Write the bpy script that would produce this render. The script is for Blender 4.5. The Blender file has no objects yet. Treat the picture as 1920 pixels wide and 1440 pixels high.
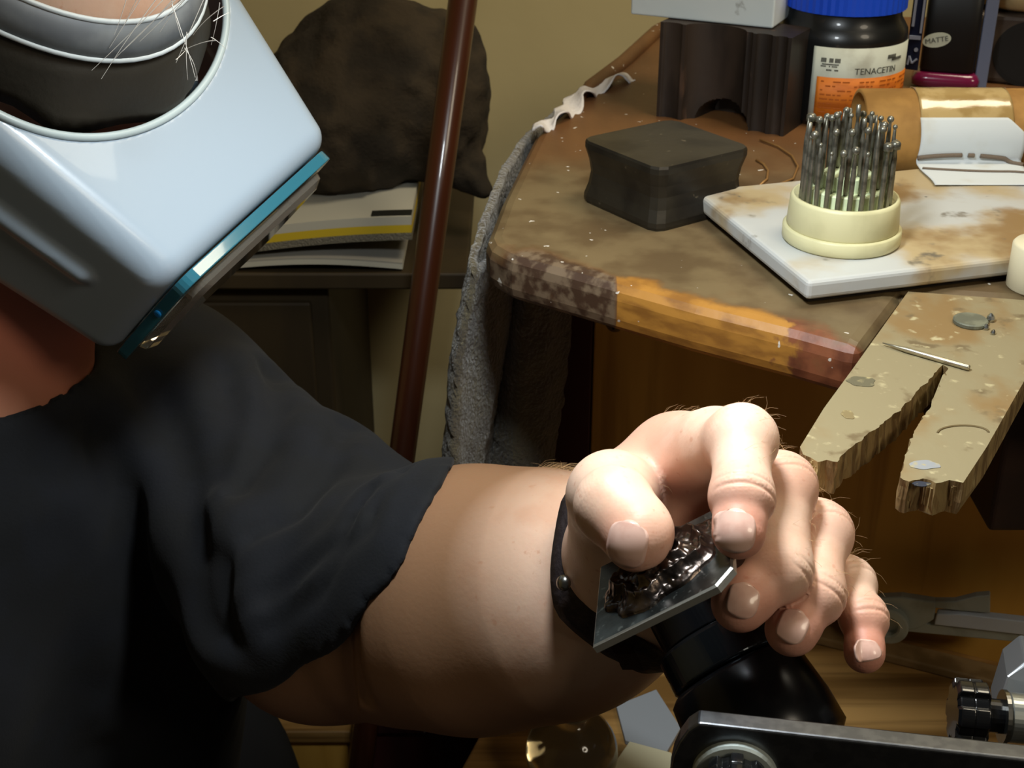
import bpy, bmesh, math, random
import numpy as np
from mathutils import Vector, Matrix

random.seed(7)
RNG = np.random.default_rng(7)
SC = bpy.context.scene
COL = SC.collection

# ------------------------------------------------------------------ camera, world, light, exposure
F_PX = 2600.0
CAM = np.array([0.0, 0.0, 1.16])
PITCH = math.radians(27.0)
FWD = np.array([0, math.cos(PITCH), -math.sin(PITCH)])
UPV = np.array([0, math.sin(PITCH), math.cos(PITCH)])
RGT = np.array([1.0, 0, 0])

cam_data = bpy.data.cameras.new('camera')
cam = bpy.data.objects.new('camera', cam_data)
COL.objects.link(cam)
cam.location = CAM
cam.rotation_euler = (math.radians(90) - PITCH, 0, 0)
cam_data.sensor_width = 36
cam_data.lens = F_PX * 36 / 1920
cam_data.clip_start = 0.02
cam_data.dof.use_dof = True
cam_data.dof.focus_distance = 0.50
cam_data.dof.aperture_fstop = 42
SC.camera = cam

world = bpy.data.worlds.new('room_ambience')
SC.world = world
world.use_nodes = True
world.node_tree.nodes['Background'].inputs[0].default_value = (1.0, 0.90, 0.72, 1)
world.node_tree.nodes['Background'].inputs[1].default_value = 0.03


def light(name, kind, loc, target, power, color, **kw):
    d = bpy.data.lights.new(name, kind)
    d.energy = power
    d.color = color
    for k, v in kw.items():
        setattr(d, k, v)
    o = bpy.data.objects.new(name, d)
    COL.objects.link(o)
    o.location = loc
    dirv = Vector(target) - Vector(loc)
    o.rotation_euler = dirv.to_track_quat('-Z', 'Y').to_euler()
    return o


# bench lamp above the hands: cool white, soft-edged cone
light('bench_lamp_light', 'SPOT', (0.02, 0.41, 1.19), (0.05, 0.45, 0.92), 5.4, (0.90, 0.97, 1.0),
      spot_size=math.radians(140), spot_blend=0.7, shadow_soft_size=0.03)
# warm fill added over the back of the bench to light the wall
light('room_lamp_light', 'AREA', (0.40, 0.72, 1.72), (0.10, 1.25, 1.0), 5.4, (1.0, 0.88, 0.66),
      shape='RECTANGLE', size=0.4, size_y=0.3)
# warm fill added behind the camera, to its right, brightening the front panel
light('ceiling_light', 'AREA', (1.1, -0.7, 2.0), (0.2, 0.65, 0.8), 7.5, (1.0, 0.87, 0.66), shape='DISK', size=0.5)

vs = SC.view_settings
vs.view_transform = 'Standard'
vs.look = 'None'
vs.exposure = 0.0
vs.gamma = 1.0
vs.use_curve_mapping = False
try:
    SC.cycles.use_denoising = True
except Exception:
    pass


# ------------------------------------------------------------------ pixel helpers (world points on the photograph's sight lines)
def ray(px, py):
    return FWD + (px - 960) / F_PX * RGT - (py - 720) / F_PX * UPV


def P(px, py, d):
    return CAM + d * ray(px, py)


def PZ(px, py, z):
    r = ray(px, py)
    return CAM + (z - CAM[2]) / r[2] * r


def PY(px, py, y):
    r = ray(px, py)
    return CAM + y / r[1] * r


# ------------------------------------------------------------------ materials
def lin(c):
    if max(c) > 1.0:
        c = [v / 255.0 for v in c]
    return tuple(v / 12.92 if v <= 0.04045 else ((v + 0.055) / 1.055) ** 2.4 for v in c) + (1.0,)


MATS = {}


def mat(name, base, rough=0.5, metal=0.0, spec=0.5, layers=(), bump=None, trans=0.0, ior=1.45, coat=0.0, sss=0.0,
        attr=None, sheen=0.0, rough_layer=None):
    """layers: (scale, colour, low, high, stretch xyz, detail); bump: (scale, strength, distance, stretch)"""
    if name in MATS:
        return MATS[name]
    m = bpy.data.materials.new(name)
    m.use_nodes = True
    nt = m.node_tree
    N, L = nt.nodes, nt.links
    bs = N['Principled BSDF']
    bs.inputs['Roughness'].default_value = rough
    bs.inputs['Metallic'].default_value = metal
    bs.inputs['Specular IOR Level'].default_value = spec
    bs.inputs['IOR'].default_value = ior
    bs.inputs['Transmission Weight'].default_value = trans
    bs.inputs['Coat Weight'].default_value = coat
    bs.inputs['Sheen Weight'].default_value = sheen
    if sss:
        bs.inputs['Subsurface Weight'].default_value = sss
        bs.inputs['Subsurface Radius'].default_value = (0.006, 0.002, 0.001)
        bs.inputs['Subsurface Scale'].default_value = 0.5
    tc = N.new('ShaderNodeTexCoord')

    def noise(scale, stretch=(1, 1, 1), detail=4.0):
        mp = N.new('ShaderNodeMapping')
        mp.inputs['Scale'].default_value = stretch
        L.new(tc.outputs['Object'], mp.inputs['Vector'])
        n = N.new('ShaderNodeTexNoise')
        n.inputs['Scale'].default_value = scale
        n.inputs['Detail'].default_value = detail
        L.new(mp.outputs['Vector'], n.inputs['Vector'])
        return n.outputs['Fac']

    def ramp(sock, lo, hi):
        r = N.new('ShaderNodeMapRange')
        r.interpolation_type = 'SMOOTHSTEP'
        r.inputs['From Min'].default_value = lo
        r.inputs['From Max'].default_value = hi
        L.new(sock, r.inputs['Value'])
        return r.outputs['Result']

    def mix(fac, a, b):
        x = N.new('ShaderNodeMix')
        x.data_type = 'RGBA'
        L.new(fac, x.inputs['Factor'])
        if isinstance(a, tuple):
            x.inputs['A'].default_value = a
        else:
            L.new(a, x.inputs['A'])
        if isinstance(b, tuple):
            x.inputs['B'].default_value = b
        else:
            L.new(b, x.inputs['B'])
        return x.outputs['Result']

    col = lin(base)
    for ly in layers:
        sc_, c_, lo, hi = ly[:4]
        st = ly[4] if len(ly) > 4 else (1, 1, 1)
        de = ly[5] if len(ly) > 5 else 4.0
        col = mix(ramp(noise(sc_, st, de), lo, hi), col, lin(c_))
    if attr:
        for an, ac in attr:
            a = N.new('ShaderNodeAttribute')
            a.attribute_name = an
            col = mix(a.outputs['Fac'], col, lin(ac))
    if isinstance(col, tuple):
        bs.inputs['Base Color'].default_value = col
    else:
        L.new(col, bs.inputs['Base Color'])
    if rough_layer:
        sc_, lo, hi, r2 = rough_layer
        r = N.new('ShaderNodeMapRange')
        r.inputs['From Min'].default_value = lo
        r.inputs['From Max'].default_value = hi
        r.inputs['To Min'].default_value = rough
        r.inputs['To Max'].default_value = r2
        L.new(noise(sc_), r.inputs['Value'])
        L.new(r.outputs['Result'], bs.inputs['Roughness'])
    if bump:
        b = N.new('ShaderNodeBump')
        b.inputs['Strength'].default_value = bump[1]
        b.inputs['Distance'].default_value = bump[2]
        L.new(noise(bump[0], bump[3] if len(bump) > 3 else (1, 1, 1), 6.0), b.inputs['Height'])
        L.new(b.outputs['Normal'], bs.inputs['Normal'])
    MATS[name] = m
    return m


# ------------------------------------------------------------------ object helpers
ORIGIN = {}


def _link(name, me, origin, parent):
    o = bpy.data.objects.new(name, me)
    COL.objects.link(o)
    if parent is not None:
        o.parent = parent
        ORIGIN[o.name] = ORIGIN[parent.name]
    else:
        o.location = origin
        ORIGIN[o.name] = np.array(origin, float)
    return o


def tag(o, label=None, cat=None, group=None, kind=None):
    if label:
        o['label'] = label
    if cat:
        o['category'] = cat
    if group:
        o['group'] = group
    if kind:
        o['kind'] = kind
    return o


def thing(name, loc, label, cat, group=None):
    o = bpy.data.objects.new(name, None)
    COL.objects.link(o)
    o.empty_display_size = 0.02
    o.location = loc
    ORIGIN[o.name] = np.array(loc, float)
    return tag(o, label, cat, group)


def mesh_obj(name, V, Fs, m, parent=None, smooth=False, bevel=None, angle=35, subsurf=0, solid=None):
    """V: world coordinates; the object's origin is its parent's, or its own base centre."""
    V = np.asarray(V, float)
    if parent is not None:
        org = ORIGIN[parent.name]
    else:
        lo, hi = V.min(0), V.max(0)
        org = np.array([(lo[0] + hi[0]) / 2, (lo[1] + hi[1]) / 2, lo[2]])
    me = bpy.data.meshes.new(name)
    if isinstance(Fs, np.ndarray) and Fs.ndim == 2:
        k = Fs.shape[1]
        me.vertices.add(len(V))
        me.vertices.foreach_set('co', (V - org).astype(np.float32).ravel())
        me.loops.add(Fs.size)
        me.loops.foreach_set('vertex_index', Fs.astype(np.int32).ravel())
        me.polygons.add(len(Fs))
        me.polygons.foreach_set('loop_start', np.arange(0, Fs.size, k, dtype=np.int32))
        me.update(calc_edges=True)
        me.validate()
    else:
        me.from_pydata([tuple(v) for v in (V - org)], [], Fs)
        me.update()
    if smooth:
        me.polygons.foreach_set('use_smooth', np.ones(len(me.polygons), bool))
    if m is not None:
        me.materials.append(m)
    o = _link(name, me, org, parent)
    if solid:
        md = o.modifiers.new('solidify', 'SOLIDIFY')
        md.thickness = solid
        md.offset = 0
    if bevel:
        md = o.modifiers.new('bevel', 'BEVEL')
        md.width = bevel
        md.segments = 3
        md.limit_method = 'ANGLE'
        md.angle_limit = math.radians(angle)
    if subsurf:
        md = o.modifiers.new('subsurf', 'SUBSURF')
        md.levels = md.render_levels = subsurf
    return o


class MB:
    """collects shapes in world coordinates; .build links them as one mesh object"""

    def __init__(self):
        self.V, self.F = [], []

    def add(self, V, Fs):
        b = len(self.V)
        self.V.extend([tuple(map(float, v)) for v in V])
        self.F.extend([tuple(i + b for i in f) for f in Fs])
        return self

    def prism(self, poly, z0, z1):
        n = len(poly)
        V = [(p[0], p[1], z0) for p in poly] + [(p[0], p[1], z1) for p in poly]
        area = sum(poly[i][0] * poly[(i + 1) % n][1] - poly[(i + 1) % n][0] * poly[i][1] for i in range(n))
        Fs = [tuple(range(n))[::-1], tuple(range(n, 2 * n))] + [(i, (i + 1) % n, n + (i + 1) % n, n + i) for i in range(n)]
        if area < 0:
            Fs = [f[::-1] for f in Fs]
        return self.add(V, Fs)

    def hexa(self, a, b, c, d, off):
        """slab: quad a b c d swept by the vector off"""
        a, b, c, d, off = map(np.asarray, (a, b, c, d, off))
        V = [a, b, c, d, a + off, b + off, c + off, d + off]
        Fs = [(3, 2, 1, 0), (4, 5, 6, 7), (0, 1, 5, 4), (1, 2, 6, 5), (2, 3, 7, 6), (3, 0, 4, 7)]
        nrm = np.cross(b - a, c - a)
        if np.dot(nrm, off) < 0:
            Fs = [f[::-1] for f in Fs]
        return self.add(V, Fs)

    def box(self, lo, hi):
        return self.prism([(lo[0], lo[1]), (hi[0], lo[1]), (hi[0], hi[1]), (lo[0], hi[1])], lo[2], hi[2])

    def lathe(self, base, axis, prof, n=40, cap=True, squash=None, phase=0.0):
        """prof: (radius, height) along axis from base"""
        base = np.asarray(base, float)
        ax = np.asarray(axis, float)
        ax = ax / np.linalg.norm(ax)
        u = np.cross(ax, (0, 1, 0) if abs(ax[1]) < 0.9 else (1, 0, 0))
        u /= np.linalg.norm(u)
        w = np.cross(ax, u)
        V, Fs = [], []
        for r, h in prof:
            for i in range(n):
                t = 2 * math.pi * i / n + phase
                V.append(base + ax * h + r * (math.cos(t) * u + math.sin(t) * w))
        for k in range(len(prof) - 1):
            for i in range(n):
                j = (i + 1) % n
                Fs.append((k * n + i, k * n + j, (k + 1) * n + j, (k + 1) * n + i))
        if cap:
            Fs.append(tuple(range(n))[::-1])
            Fs.append(tuple(range((len(prof) - 1) * n, len(prof) * n)))
        return self.add(V, Fs)

    def tube(self, pts, r, n=8):
        pts = [np.asarray(p, float) for p in pts]
        rs = r if hasattr(r, '__len__') else [r] * len(pts)
        V, Fs = [], []
        ref = None
        for k, p in enumerate(pts):
            t = pts[min(k + 1, len(pts) - 1)] - pts[max(k - 1, 0)]
            t = t / (np.linalg.norm(t) + 1e-12)
            if ref is None:
                ref = np.cross(t, (0, 0, 1) if abs(t[2]) < 0.9 else (1, 0, 0))
            u = ref - t * np.dot(ref, t)
            u /= np.linalg.norm(u) + 1e-12
            ref = u
            w = np.cross(t, u)
            for i in range(n):
                a = 2 * math.pi * i / n
                V.append(p + rs[k] * (math.cos(a) * u + math.sin(a) * w))
        for k in range(len(pts) - 1):
            for i in range(n):
                j = (i + 1) % n
                Fs.append((k * n + i, k * n + j, (k + 1) * n + j, (k + 1) * n + i))
        Fs.append(tuple(range(n))[::-1])
        Fs.append(tuple(range((len(pts) - 1) * n, len(pts) * n)))
        return self.add(V, Fs)

    def grid(self, fn, nu, nv):
        V = [fn(i / nu, j / nv) for j in range(nv + 1) for i in range(nu + 1)]
        w = nu + 1
        Fs = [(j * w + i, j * w + i + 1, (j + 1) * w + i + 1, (j + 1) * w + i) for j in range(nv) for i in range(nu)]
        return self.add(V, Fs)

    def build(self, name, m, parent=None, **kw):
        return mesh_obj(name, self.V, self.F, m, parent, **kw)


def text_geo(s, size, extrude=0.0):
    """flat lettering as (verts, faces), centred on the origin in the xy plane"""
    cu = bpy.data.curves.new('lettering', 'FONT')
    cu.body = s
    cu.size = size
    cu.align_x = 'CENTER'
    cu.align_y = 'CENTER'
    cu.resolution_u = 3
    o = bpy.data.objects.new('lettering', cu)
    COL.objects.link(o)
    dg = bpy.context.evaluated_depsgraph_get()
    me = o.evaluated_get(dg).to_mesh()
    V = np.array([v.co[:] for v in me.vertices])
    Fs = [tuple(p.vertices) for p in me.polygons]
    o.evaluated_get(dg).to_mesh_clear()
    bpy.data.objects.remove(o)
    bpy.data.curves.remove(cu)
    return V, Fs


# ------------------------------------------------------------------ smooth value noise for modelling
_NT = RNG.random((32, 32, 32))


def vnoise(p):
    p = np.asarray(p, float)
    i = np.floor(p).astype(int)
    f = p - i
    f = f * f * (3 - 2 * f)
    out = 0
    for a in (0, 1):
        for b in (0, 1):
            for c in (0, 1):
                w = (f[:, 0] if a else 1 - f[:, 0]) * (f[:, 1] if b else 1 - f[:, 1]) * (f[:, 2] if c else 1 - f[:, 2])
                out = out + w * _NT[(i[:, 0] + a) % 32, (i[:, 1] + b) % 32, (i[:, 2] + c) % 32]
    return out * 2 - 1


# ------------------------------------------------------------------ signed-distance modelling for bodies and cloth
def rc(p, a, b, r1, r2=None):
    """tapered capsule"""
    r2 = r1 if r2 is None else r2
    a, b = np.asarray(a, float), np.asarray(b, float)
    ba = b - a
    pa = p - a
    h = np.clip(pa @ ba / (ba @ ba), 0, 1)
    return np.linalg.norm(pa - h[:, None] * ba, axis=1) - (r1 + (r2 - r1) * h)


def ell(p, c, M, r):
    """ellipsoid: centre c, axes = columns of M, radii r (approximate distance)"""
    q = (p - np.asarray(c)) @ M
    r = np.asarray(r, float)
    k0 = np.linalg.norm(q / r, axis=1)
    k1 = np.linalg.norm(q / (r * r), axis=1) + 1e-9
    return k0 * (k0 - 1.0) / k1


def smin(a, b, k):
    h = np.maximum(k - np.abs(a - b), 0) / k
    return np.minimum(a, b) - h * h * k * 0.25


def smax(a, b, k):
    return -smin(-a, -b, k)


def surface(sdf, lo, hi, h, B=20, relax=1):
    """sparse surface nets: one continuous quad mesh of sdf = 0 inside the box lo..hi"""
    lo = np.asarray(lo, float)
    n = np.ceil((np.asarray(hi, float) - lo) / h).astype(int)
    nb = -(-n // B)
    g = np.stack(np.meshgrid(*[np.arange(k) for k in nb], indexing='ij'), -1).reshape(-1, 3)
    cen = lo + (g * B + B / 2) * h
    val = np.concatenate([sdf(c) for c in np.array_split(cen, max(1, len(cen) // 4000))])
    act = g[np.abs(val) < B * h * 0.87 * 1.35 + 0.004]
    N = (nb * B + 2).astype(np.int64)
    ax = np.arange(B + 1)
    loc = np.stack(np.meshgrid(ax, ax, ax, indexing='ij'), -1).reshape(-1, 3)
    corners = np.array([(a, b, c) for a in (0, 1) for b in (0, 1) for c in (0, 1)])
    edges = [(i, j) for i in range(8) for j in range(i + 1, 8) if np.abs(corners[i] - corners[j]).sum() == 1]
    keys, pos, quads = [], [], []

    def key(c):
        c = c.astype(np.int64) + 1
        return (c[..., 0] * (N[1] + 2) + c[..., 1]) * (N[2] + 2) + c[..., 2]

    for b in act:
        base = b * B
        v = sdf(lo + (base + loc) * h).reshape(B + 1, B + 1, B + 1)
        s = v < 0
        if s.all() or not s.any():
            continue
        cs = [s[a:B + a, b_:B + b_, c:B + c] for a, b_, c in corners]
        cnt = sum(x.astype(np.int8) for x in cs)
        idx = np.argwhere((cnt > 0) & (cnt < 8))
        if len(idx):
            cv = np.stack([v[idx[:, 0] + a, idx[:, 1] + b_, idx[:, 2] + c] for a, b_, c in corners], 1)
            acc = np.zeros((len(idx), 3))
            num = np.zeros(len(idx))
            for i, j in edges:
                cr = (cv[:, i] < 0) != (cv[:, j] < 0)
                t = np.where(cr, cv[:, i] / np.where(cr, cv[:, i] - cv[:, j], 1), 0)
                acc += np.where(cr[:, None], corners[i] + t[:, None] * (corners[j] - corners[i]), 0)
                num += cr
            pos.append(lo + (base + idx + acc / num[:, None]) * h)
            keys.append(key(base + idx))
        for axis in range(3):
            o1 = [(0, 1, 2), (1, 2, 0), (2, 0, 1)][axis]
            s0 = s[:B, :B, :B]
            sl = [slice(0, B)] * 3
            sl[axis] = slice(1, B + 1)
            s1 = s[tuple(sl)]
            e = np.argwhere(s0 != s1)
            if not len(e):
                continue
            inside = s0[e[:, 0], e[:, 1], e[:, 2]]
            u = np.zeros(3, int)
            u[o1[1]] = 1
            w = np.zeros(3, int)
            w[o1[2]] = 1
            c0 = base + e
            q = np.stack([key(c0 - u - w), key(c0 - w), key(c0), key(c0 - u)], 1)
            q[~inside] = q[~inside][:, ::-1]
            quads.append(q)
    keys = np.concatenate(keys)
    pos = np.concatenate(pos)
    quads = np.concatenate(quads)
    order = np.argsort(keys)
    keys, pos = keys[order], pos[order]
    fi = np.searchsorted(keys, quads)
    fi = np.clip(fi, 0, len(keys) - 1)
    ok = (keys[fi] == quads).all(1)
    fi = fi[ok]
    for _ in range(relax):
        acc = np.zeros_like(pos)
        num = np.zeros(len(pos))
        for a, b in ((0, 1), (1, 2), (2, 3), (3, 0)):
            np.add.at(acc, fi[:, a], pos[fi[:, b]])
            np.add.at(num, fi[:, a], 1)
        pos = 0.5 * pos + 0.5 * acc / np.maximum(num, 1)[:, None]
    return pos, fi


def gradn(sdf, p, e=4e-4):
    g = np.stack([sdf(p + d) - sdf(p - d) for d in np.eye(3) * e], 1)
    return g / (np.linalg.norm(g, axis=1, keepdims=True) + 1e-12)

# ------------------------------------------------------------------ shared materials
M_wall = mat('cream wall paint', (200, 186, 142), 0.85, bump=(60, 0.12, 0.002), layers=[(2.5, (186, 172, 128), 0.4, 0.7)])
M_floor = mat('dark floor', (52, 44, 34), 0.8, layers=[(6, (40, 34, 28), 0.4, 0.6)])
M_steel = mat('bright steel', (150, 150, 146), 0.28, 1.0, bump=(300, 0.1, 0.0005))
M_dsteel = mat('dark worn steel', (72, 68, 58), 0.45, 0.55, layers=[(30, (48, 44, 38), 0.4, 0.62), (220, (100, 94, 80), 0.62, 0.75)],
               bump=(160, 0.18, 0.0006))
M_black = mat('black gloss plastic', (14, 15, 17), 0.22, 0, coat=0.3)
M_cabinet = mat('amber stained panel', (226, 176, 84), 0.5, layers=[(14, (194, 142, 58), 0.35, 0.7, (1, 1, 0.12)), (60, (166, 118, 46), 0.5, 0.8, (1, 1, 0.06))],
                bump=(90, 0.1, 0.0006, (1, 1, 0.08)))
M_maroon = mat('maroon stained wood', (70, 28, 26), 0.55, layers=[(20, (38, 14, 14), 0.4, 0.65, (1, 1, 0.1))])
M_oak = mat('light brown board', (184, 142, 82), 0.55, layers=[(26, (122, 88, 42), 0.4, 0.65, (0.12, 1.6, 1)), (80, (106, 74, 34), 0.5, 0.75, (0.05, 1.5, 1))],
            bump=(120, 0.12, 0.0006, (0.08, 1, 1)))
M_white = mat('white paper', (214, 214, 206), 0.8)

# ------------------------------------------------------------------ room
def structure(name, mb, m):
    o = mb.build(name, m)
    o['kind'] = 'structure'
    return o


structure('floor', MB().box((-1.3, -0.9, -0.05), (1.5, 1.32, 0.0)), M_floor)
structure('wall_back', MB().box((-1.3, 1.32, 0.0), (1.5, 1.42, 2.5)), M_wall)
structure('wall_left', MB().box((-1.4, -0.9, 0.0), (-1.3, 1.32, 2.5)), M_wall)

# ------------------------------------------------------------------ jeweller's bench
ZT = 0.92
bench = thing('jeweller_bench', (0.25, 0.8, 0.0), 'worn brown jeweller\'s workbench with an amber varnished front lip', 'workbench')

m_top = bpy.data.materials.new('worn bench wood')
m_top.use_nodes = True
nt = m_top.node_tree
N, L = nt.nodes, nt.links
bs = N['Principled BSDF']
geo = N.new('ShaderNodeNewGeometry')
sep = N.new('ShaderNodeSeparateXYZ')
L.new(geo.outputs['Position'], sep.inputs[0])


def nz(scale, stretch=(1, 1, 1), detail=5):
    mp = N.new('ShaderNodeMapping')
    mp.inputs['Scale'].default_value = stretch
    L.new(geo.outputs['Position'], mp.inputs['Vector'])
    n = N.new('ShaderNodeTexNoise')
    n.inputs['Scale'].default_value = scale
    n.inputs['Detail'].default_value = detail
    L.new(mp.outputs['Vector'], n.inputs['Vector'])
    return n.outputs['Fac']


def mr(s, a, b):
    r = N.new('ShaderNodeMapRange')
    r.interpolation_type = 'SMOOTHSTEP'
    r.inputs['From Min'].default_value = a
    r.inputs['From Max'].default_value = b
    L.new(s, r.inputs['Value'])
    return r.outputs['Result']


def mth(op, a, b):
    x = N.new('ShaderNodeMath')
    x.operation = op
    for i, v in enumerate((a, b)):
        if isinstance(v, (int, float)):
            x.inputs[i].default_value = v
        else:
            L.new(v, x.inputs[i])
    return x.outputs[0]


def mx(f, a, b):
    x = N.new('ShaderNodeMix')
    x.data_type = 'RGBA'
    L.new(f, x.inputs['Factor'])
    for k, v in (('A', a), ('B', b)):
        if isinstance(v, tuple):
            x.inputs[k].default_value = v
        else:
            L.new(v, x.inputs[k])
    return x.outputs['Result']


wood = mx(mr(nz(22, (1, 0.25, 1)), 0.35, 0.7), lin((112, 75, 40)), lin((88, 56, 29)))
dust = mx(mr(nz(45), 0.35, 0.65), lin((112, 97, 68)), lin((88, 73, 49)))
# distance in from the front edge, and the far end where the varnish survives
dfr = mth('SUBTRACT', mth('ADD', sep.outputs['Y'], mth('MULTIPLY', sep.outputs['X'], 0.72)), 0.602)
dn = mth('ADD', dfr, mth('MULTIPLY', mth('SUBTRACT', nz(40), 0.5), 0.05))
dusty = mth('MULTIPLY', mr(dn, 0.004, 0.02), mth('SUBTRACT', 1.0, mr(mth('ADD', sep.outputs['Y'], mth('MULTIPLY', nz(18), 0.12)), 0.74, 0.84)))
col = mx(mth('MULTIPLY', dusty, 0.85), wood, dust)
amber = mx(mr(nz(60, (1, 1, 3)), 0.4, 0.7), lin((166, 116, 46)), lin((130, 86, 32)))
az = mth('MULTIPLY', mr(sep.outputs['X'], 0.0465, 0.0472), mth('SUBTRACT', 1.0, mr(mth('ADD', sep.outputs['X'], mth('MULTIPLY', nz(90), 0.03)), 0.128, 0.132)))
edge = mth('SUBTRACT', 1.0, mr(dn, 0.006, 0.016))
col = mx(mth('MULTIPLY', az, edge), col, amber)
grime = mx(mr(nz(130), 0.42, 0.6), lin((110, 92, 72)), lin((66, 46, 32)))
gz = mth('MULTIPLY', mth('SUBTRACT', 1.0, mr(sep.outputs['X'], 0.0455, 0.0472)), edge)
col = mx(gz, col, grime)
red = mx(mr(nz(70), 0.4, 0.62), lin((128, 74, 46)), lin((92, 48, 28)))
rz = mth('MULTIPLY', mr(mth('ADD', sep.outputs['X'], mth('MULTIPLY', nz(90), 0.03)), 0.128, 0.132), edge)
col = mx(rz, col, red)
col = mx(mr(nz(150, (1, 1, 1), 2), 0.715, 0.735), col, lin((206, 198, 186)))
L.new(col, bs.inputs['Base Color'])
bs.inputs['Roughness'].default_value = 0.5
bmp = N.new('ShaderNodeBump')
bmp.inputs['Strength'].default_value = 0.25
bmp.inputs['Distance'].default_value = 0.0012
L.new(nz(120, (1, 0.6, 1)), bmp.inputs['Height'])
L.new(bmp.outputs['Normal'], bs.inputs['Normal'])

# bench pin outline (its slot is cut out of the top)
pinA, pinB = np.array([0.1415, 0.501]), np.array([0.173, 0.558])
pinC, pinD = np.array([0.240, 0.545]), np.array([0.2005, 0.4805])
top_poly = [(-0.0125, 0.628), (-0.0105, 0.617), (-0.004, 0.607), (0.0, 0.602), (0.022, 0.586), (0.047, 0.567), (0.078, 0.544), (0.117, 0.5185),
            tuple(pinA + (-0.0012, 0.0002)), tuple(pinB + (-0.001, 0.0012)), tuple(pinC + (0.001, 0.0012)), tuple(pinD + (0.001, -0.0005)),
            (0.30, 0.462), (0.60, 0.455), (0.60, 1.12), (0.155, 1.12), (0.128, 1.10), (0.107, 1.06), (0.075, 0.965), (0.049, 0.899), (0.013, 0.797), (-0.006, 0.68)]
MB().prism(top_poly, ZT - 0.024, ZT).build('bench_top', m_top, bench, bevel=0.0075, angle=40)
rim = [np.array([x, y, ZT + 0.001]) for x, y in ((0.040, 0.860), (0.052, 0.897), (0.0785, 0.964), (0.110, 1.057), (0.131, 1.096), (0.158, 1.115), (0.30, 1.116))]
MB().tube(rim, [0.001] + [0.0055] * 6, 10).build('back_rim', m_top, bench, smooth=True)


def panel_y(x):
    return 0.735 - 0.36 * (x - 0.045)


def panel_hit(px, py):
    r = ray(px, py)
    d = (0.735 + 0.36 * 0.045) / (r[1] + 0.36 * r[0])
    return CAM + d * r


MB().box((0.207, 0.508, 0.829), (0.43, 0.63, 0.8955)).build('apron_box', mat('dark stained apron', (52, 34, 26), 0.55, layers=[(30, (40, 26, 20), 0.4, 0.65)]), bench, bevel=0.002)  # dark box put in to stand for the shade under the bench overhang
a, b = np.array([0.048, panel_y(0.048), 0.0]), np.array([0.62, panel_y(0.62), 0.0])
back = np.array([0.0, 0.016, 0.0])
up_ = np.array([0, 0, 0.894])
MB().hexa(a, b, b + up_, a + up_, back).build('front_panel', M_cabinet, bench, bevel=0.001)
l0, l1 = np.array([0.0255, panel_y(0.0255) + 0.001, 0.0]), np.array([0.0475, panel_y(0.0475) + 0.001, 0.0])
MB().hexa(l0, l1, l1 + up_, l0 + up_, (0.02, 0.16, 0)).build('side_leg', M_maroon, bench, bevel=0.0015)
q = panel_hit(1152, 607)
nrm = np.array([-0.34, -0.94, 0.0])
nrm /= np.linalg.norm(nrm)
scr = MB().lathe(q - nrm * 0.001, nrm, [(0.0052, 0), (0.0052, 0.0015), (0.004, 0.0026), (0.0018, 0.0028)], 20).build(
    'screw', mat('dull brass', (120, 96, 58), 0.5, 0.7), bench, smooth=False)
tag(scr, 'dull cross-head screw')
hv = np.cross(nrm, (0, 0, 1))
cr = MB()
for d1, d2 in ((hv, np.array([0, 0, 1.0])), (np.array([0, 0, 1.0]), hv)):
    c = q + nrm * 0.0012
    cr.hexa(c - d1 * 0.0028 - d2 * 0.0006, c + d1 * 0.0028 - d2 * 0.0006, c + d1 * 0.0028 + d2 * 0.0006, c - d1 * 0.0028 + d2 * 0.0006, nrm * 0.001)
cr.build('cross_slot', mat('dark slot', (20, 16, 12), 0.8), scr)

# pull-out shelf below the panel
ZS = 0.655
ub = np.array([0.913, -0.407])
vb = np.array([-0.407, -0.913])
p0 = np.array([0.224, panel_y(0.224) - 0.006])
c0 = p0 - ub * 0.20
c1 = p0 + ub * 0.33
shelf = [tuple(c0), tuple(c1), tuple(c1 + vb * 0.24), tuple(c0 + vb * 0.24 + ub * 0.02)]
MB().prism(shelf, ZS - 0.018, ZS).build('lower_shelf', M_oak, bench, bevel=0.002)
e0, e1 = p0 - ub * 0.19 + vb * 0.012, p0 + ub * 0.33 + vb * 0.012
MB().hexa((*e0, ZS), (*e1, ZS), (*(e1 + vb * 0.016), ZS), (*(e0 + vb * 0.016), ZS), (0, 0, 0.006)).build(
    'shelf_strip', mat('pale worn strip', (150, 124, 84), 0.6, layers=[(40, (120, 96, 60), 0.4, 0.6)]), bench, bevel=0.0015)

# ------------------------------------------------------------------ bench pin
M_pin = mat('pale raw pine of the pin', (138, 126, 95), 0.75,
            layers=[(30, (132, 106, 66), 0.46, 0.66, (1, 0.7, 1)), (70, (108, 92, 64), 0.58, 0.7), (150, (178, 166, 128), 0.6, 0.74)],
            bump=(140, 0.25, 0.0012, (1, 0.5, 1)))
M_pinend = mat('frayed end grain', (146, 122, 78), 0.85, layers=[(240, (112, 88, 52), 0.46, 0.58, (1, 1, 0.15)), (150, (172, 152, 104), 0.6, 0.7, (1, 1, 0.2))],
               bump=(260, 0.9, 0.003, (1, 1, 0.12)))
pin = thing('bench_pin', (0.17, 0.48, ZT - 0.013), 'pale wooden V-notched bench pin jutting from the bench front, frayed at both tips', 'bench pin')
ZP = ZT + 0.001


def pz(x, y):
    return PZ(x, y, ZP)[:2]


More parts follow.
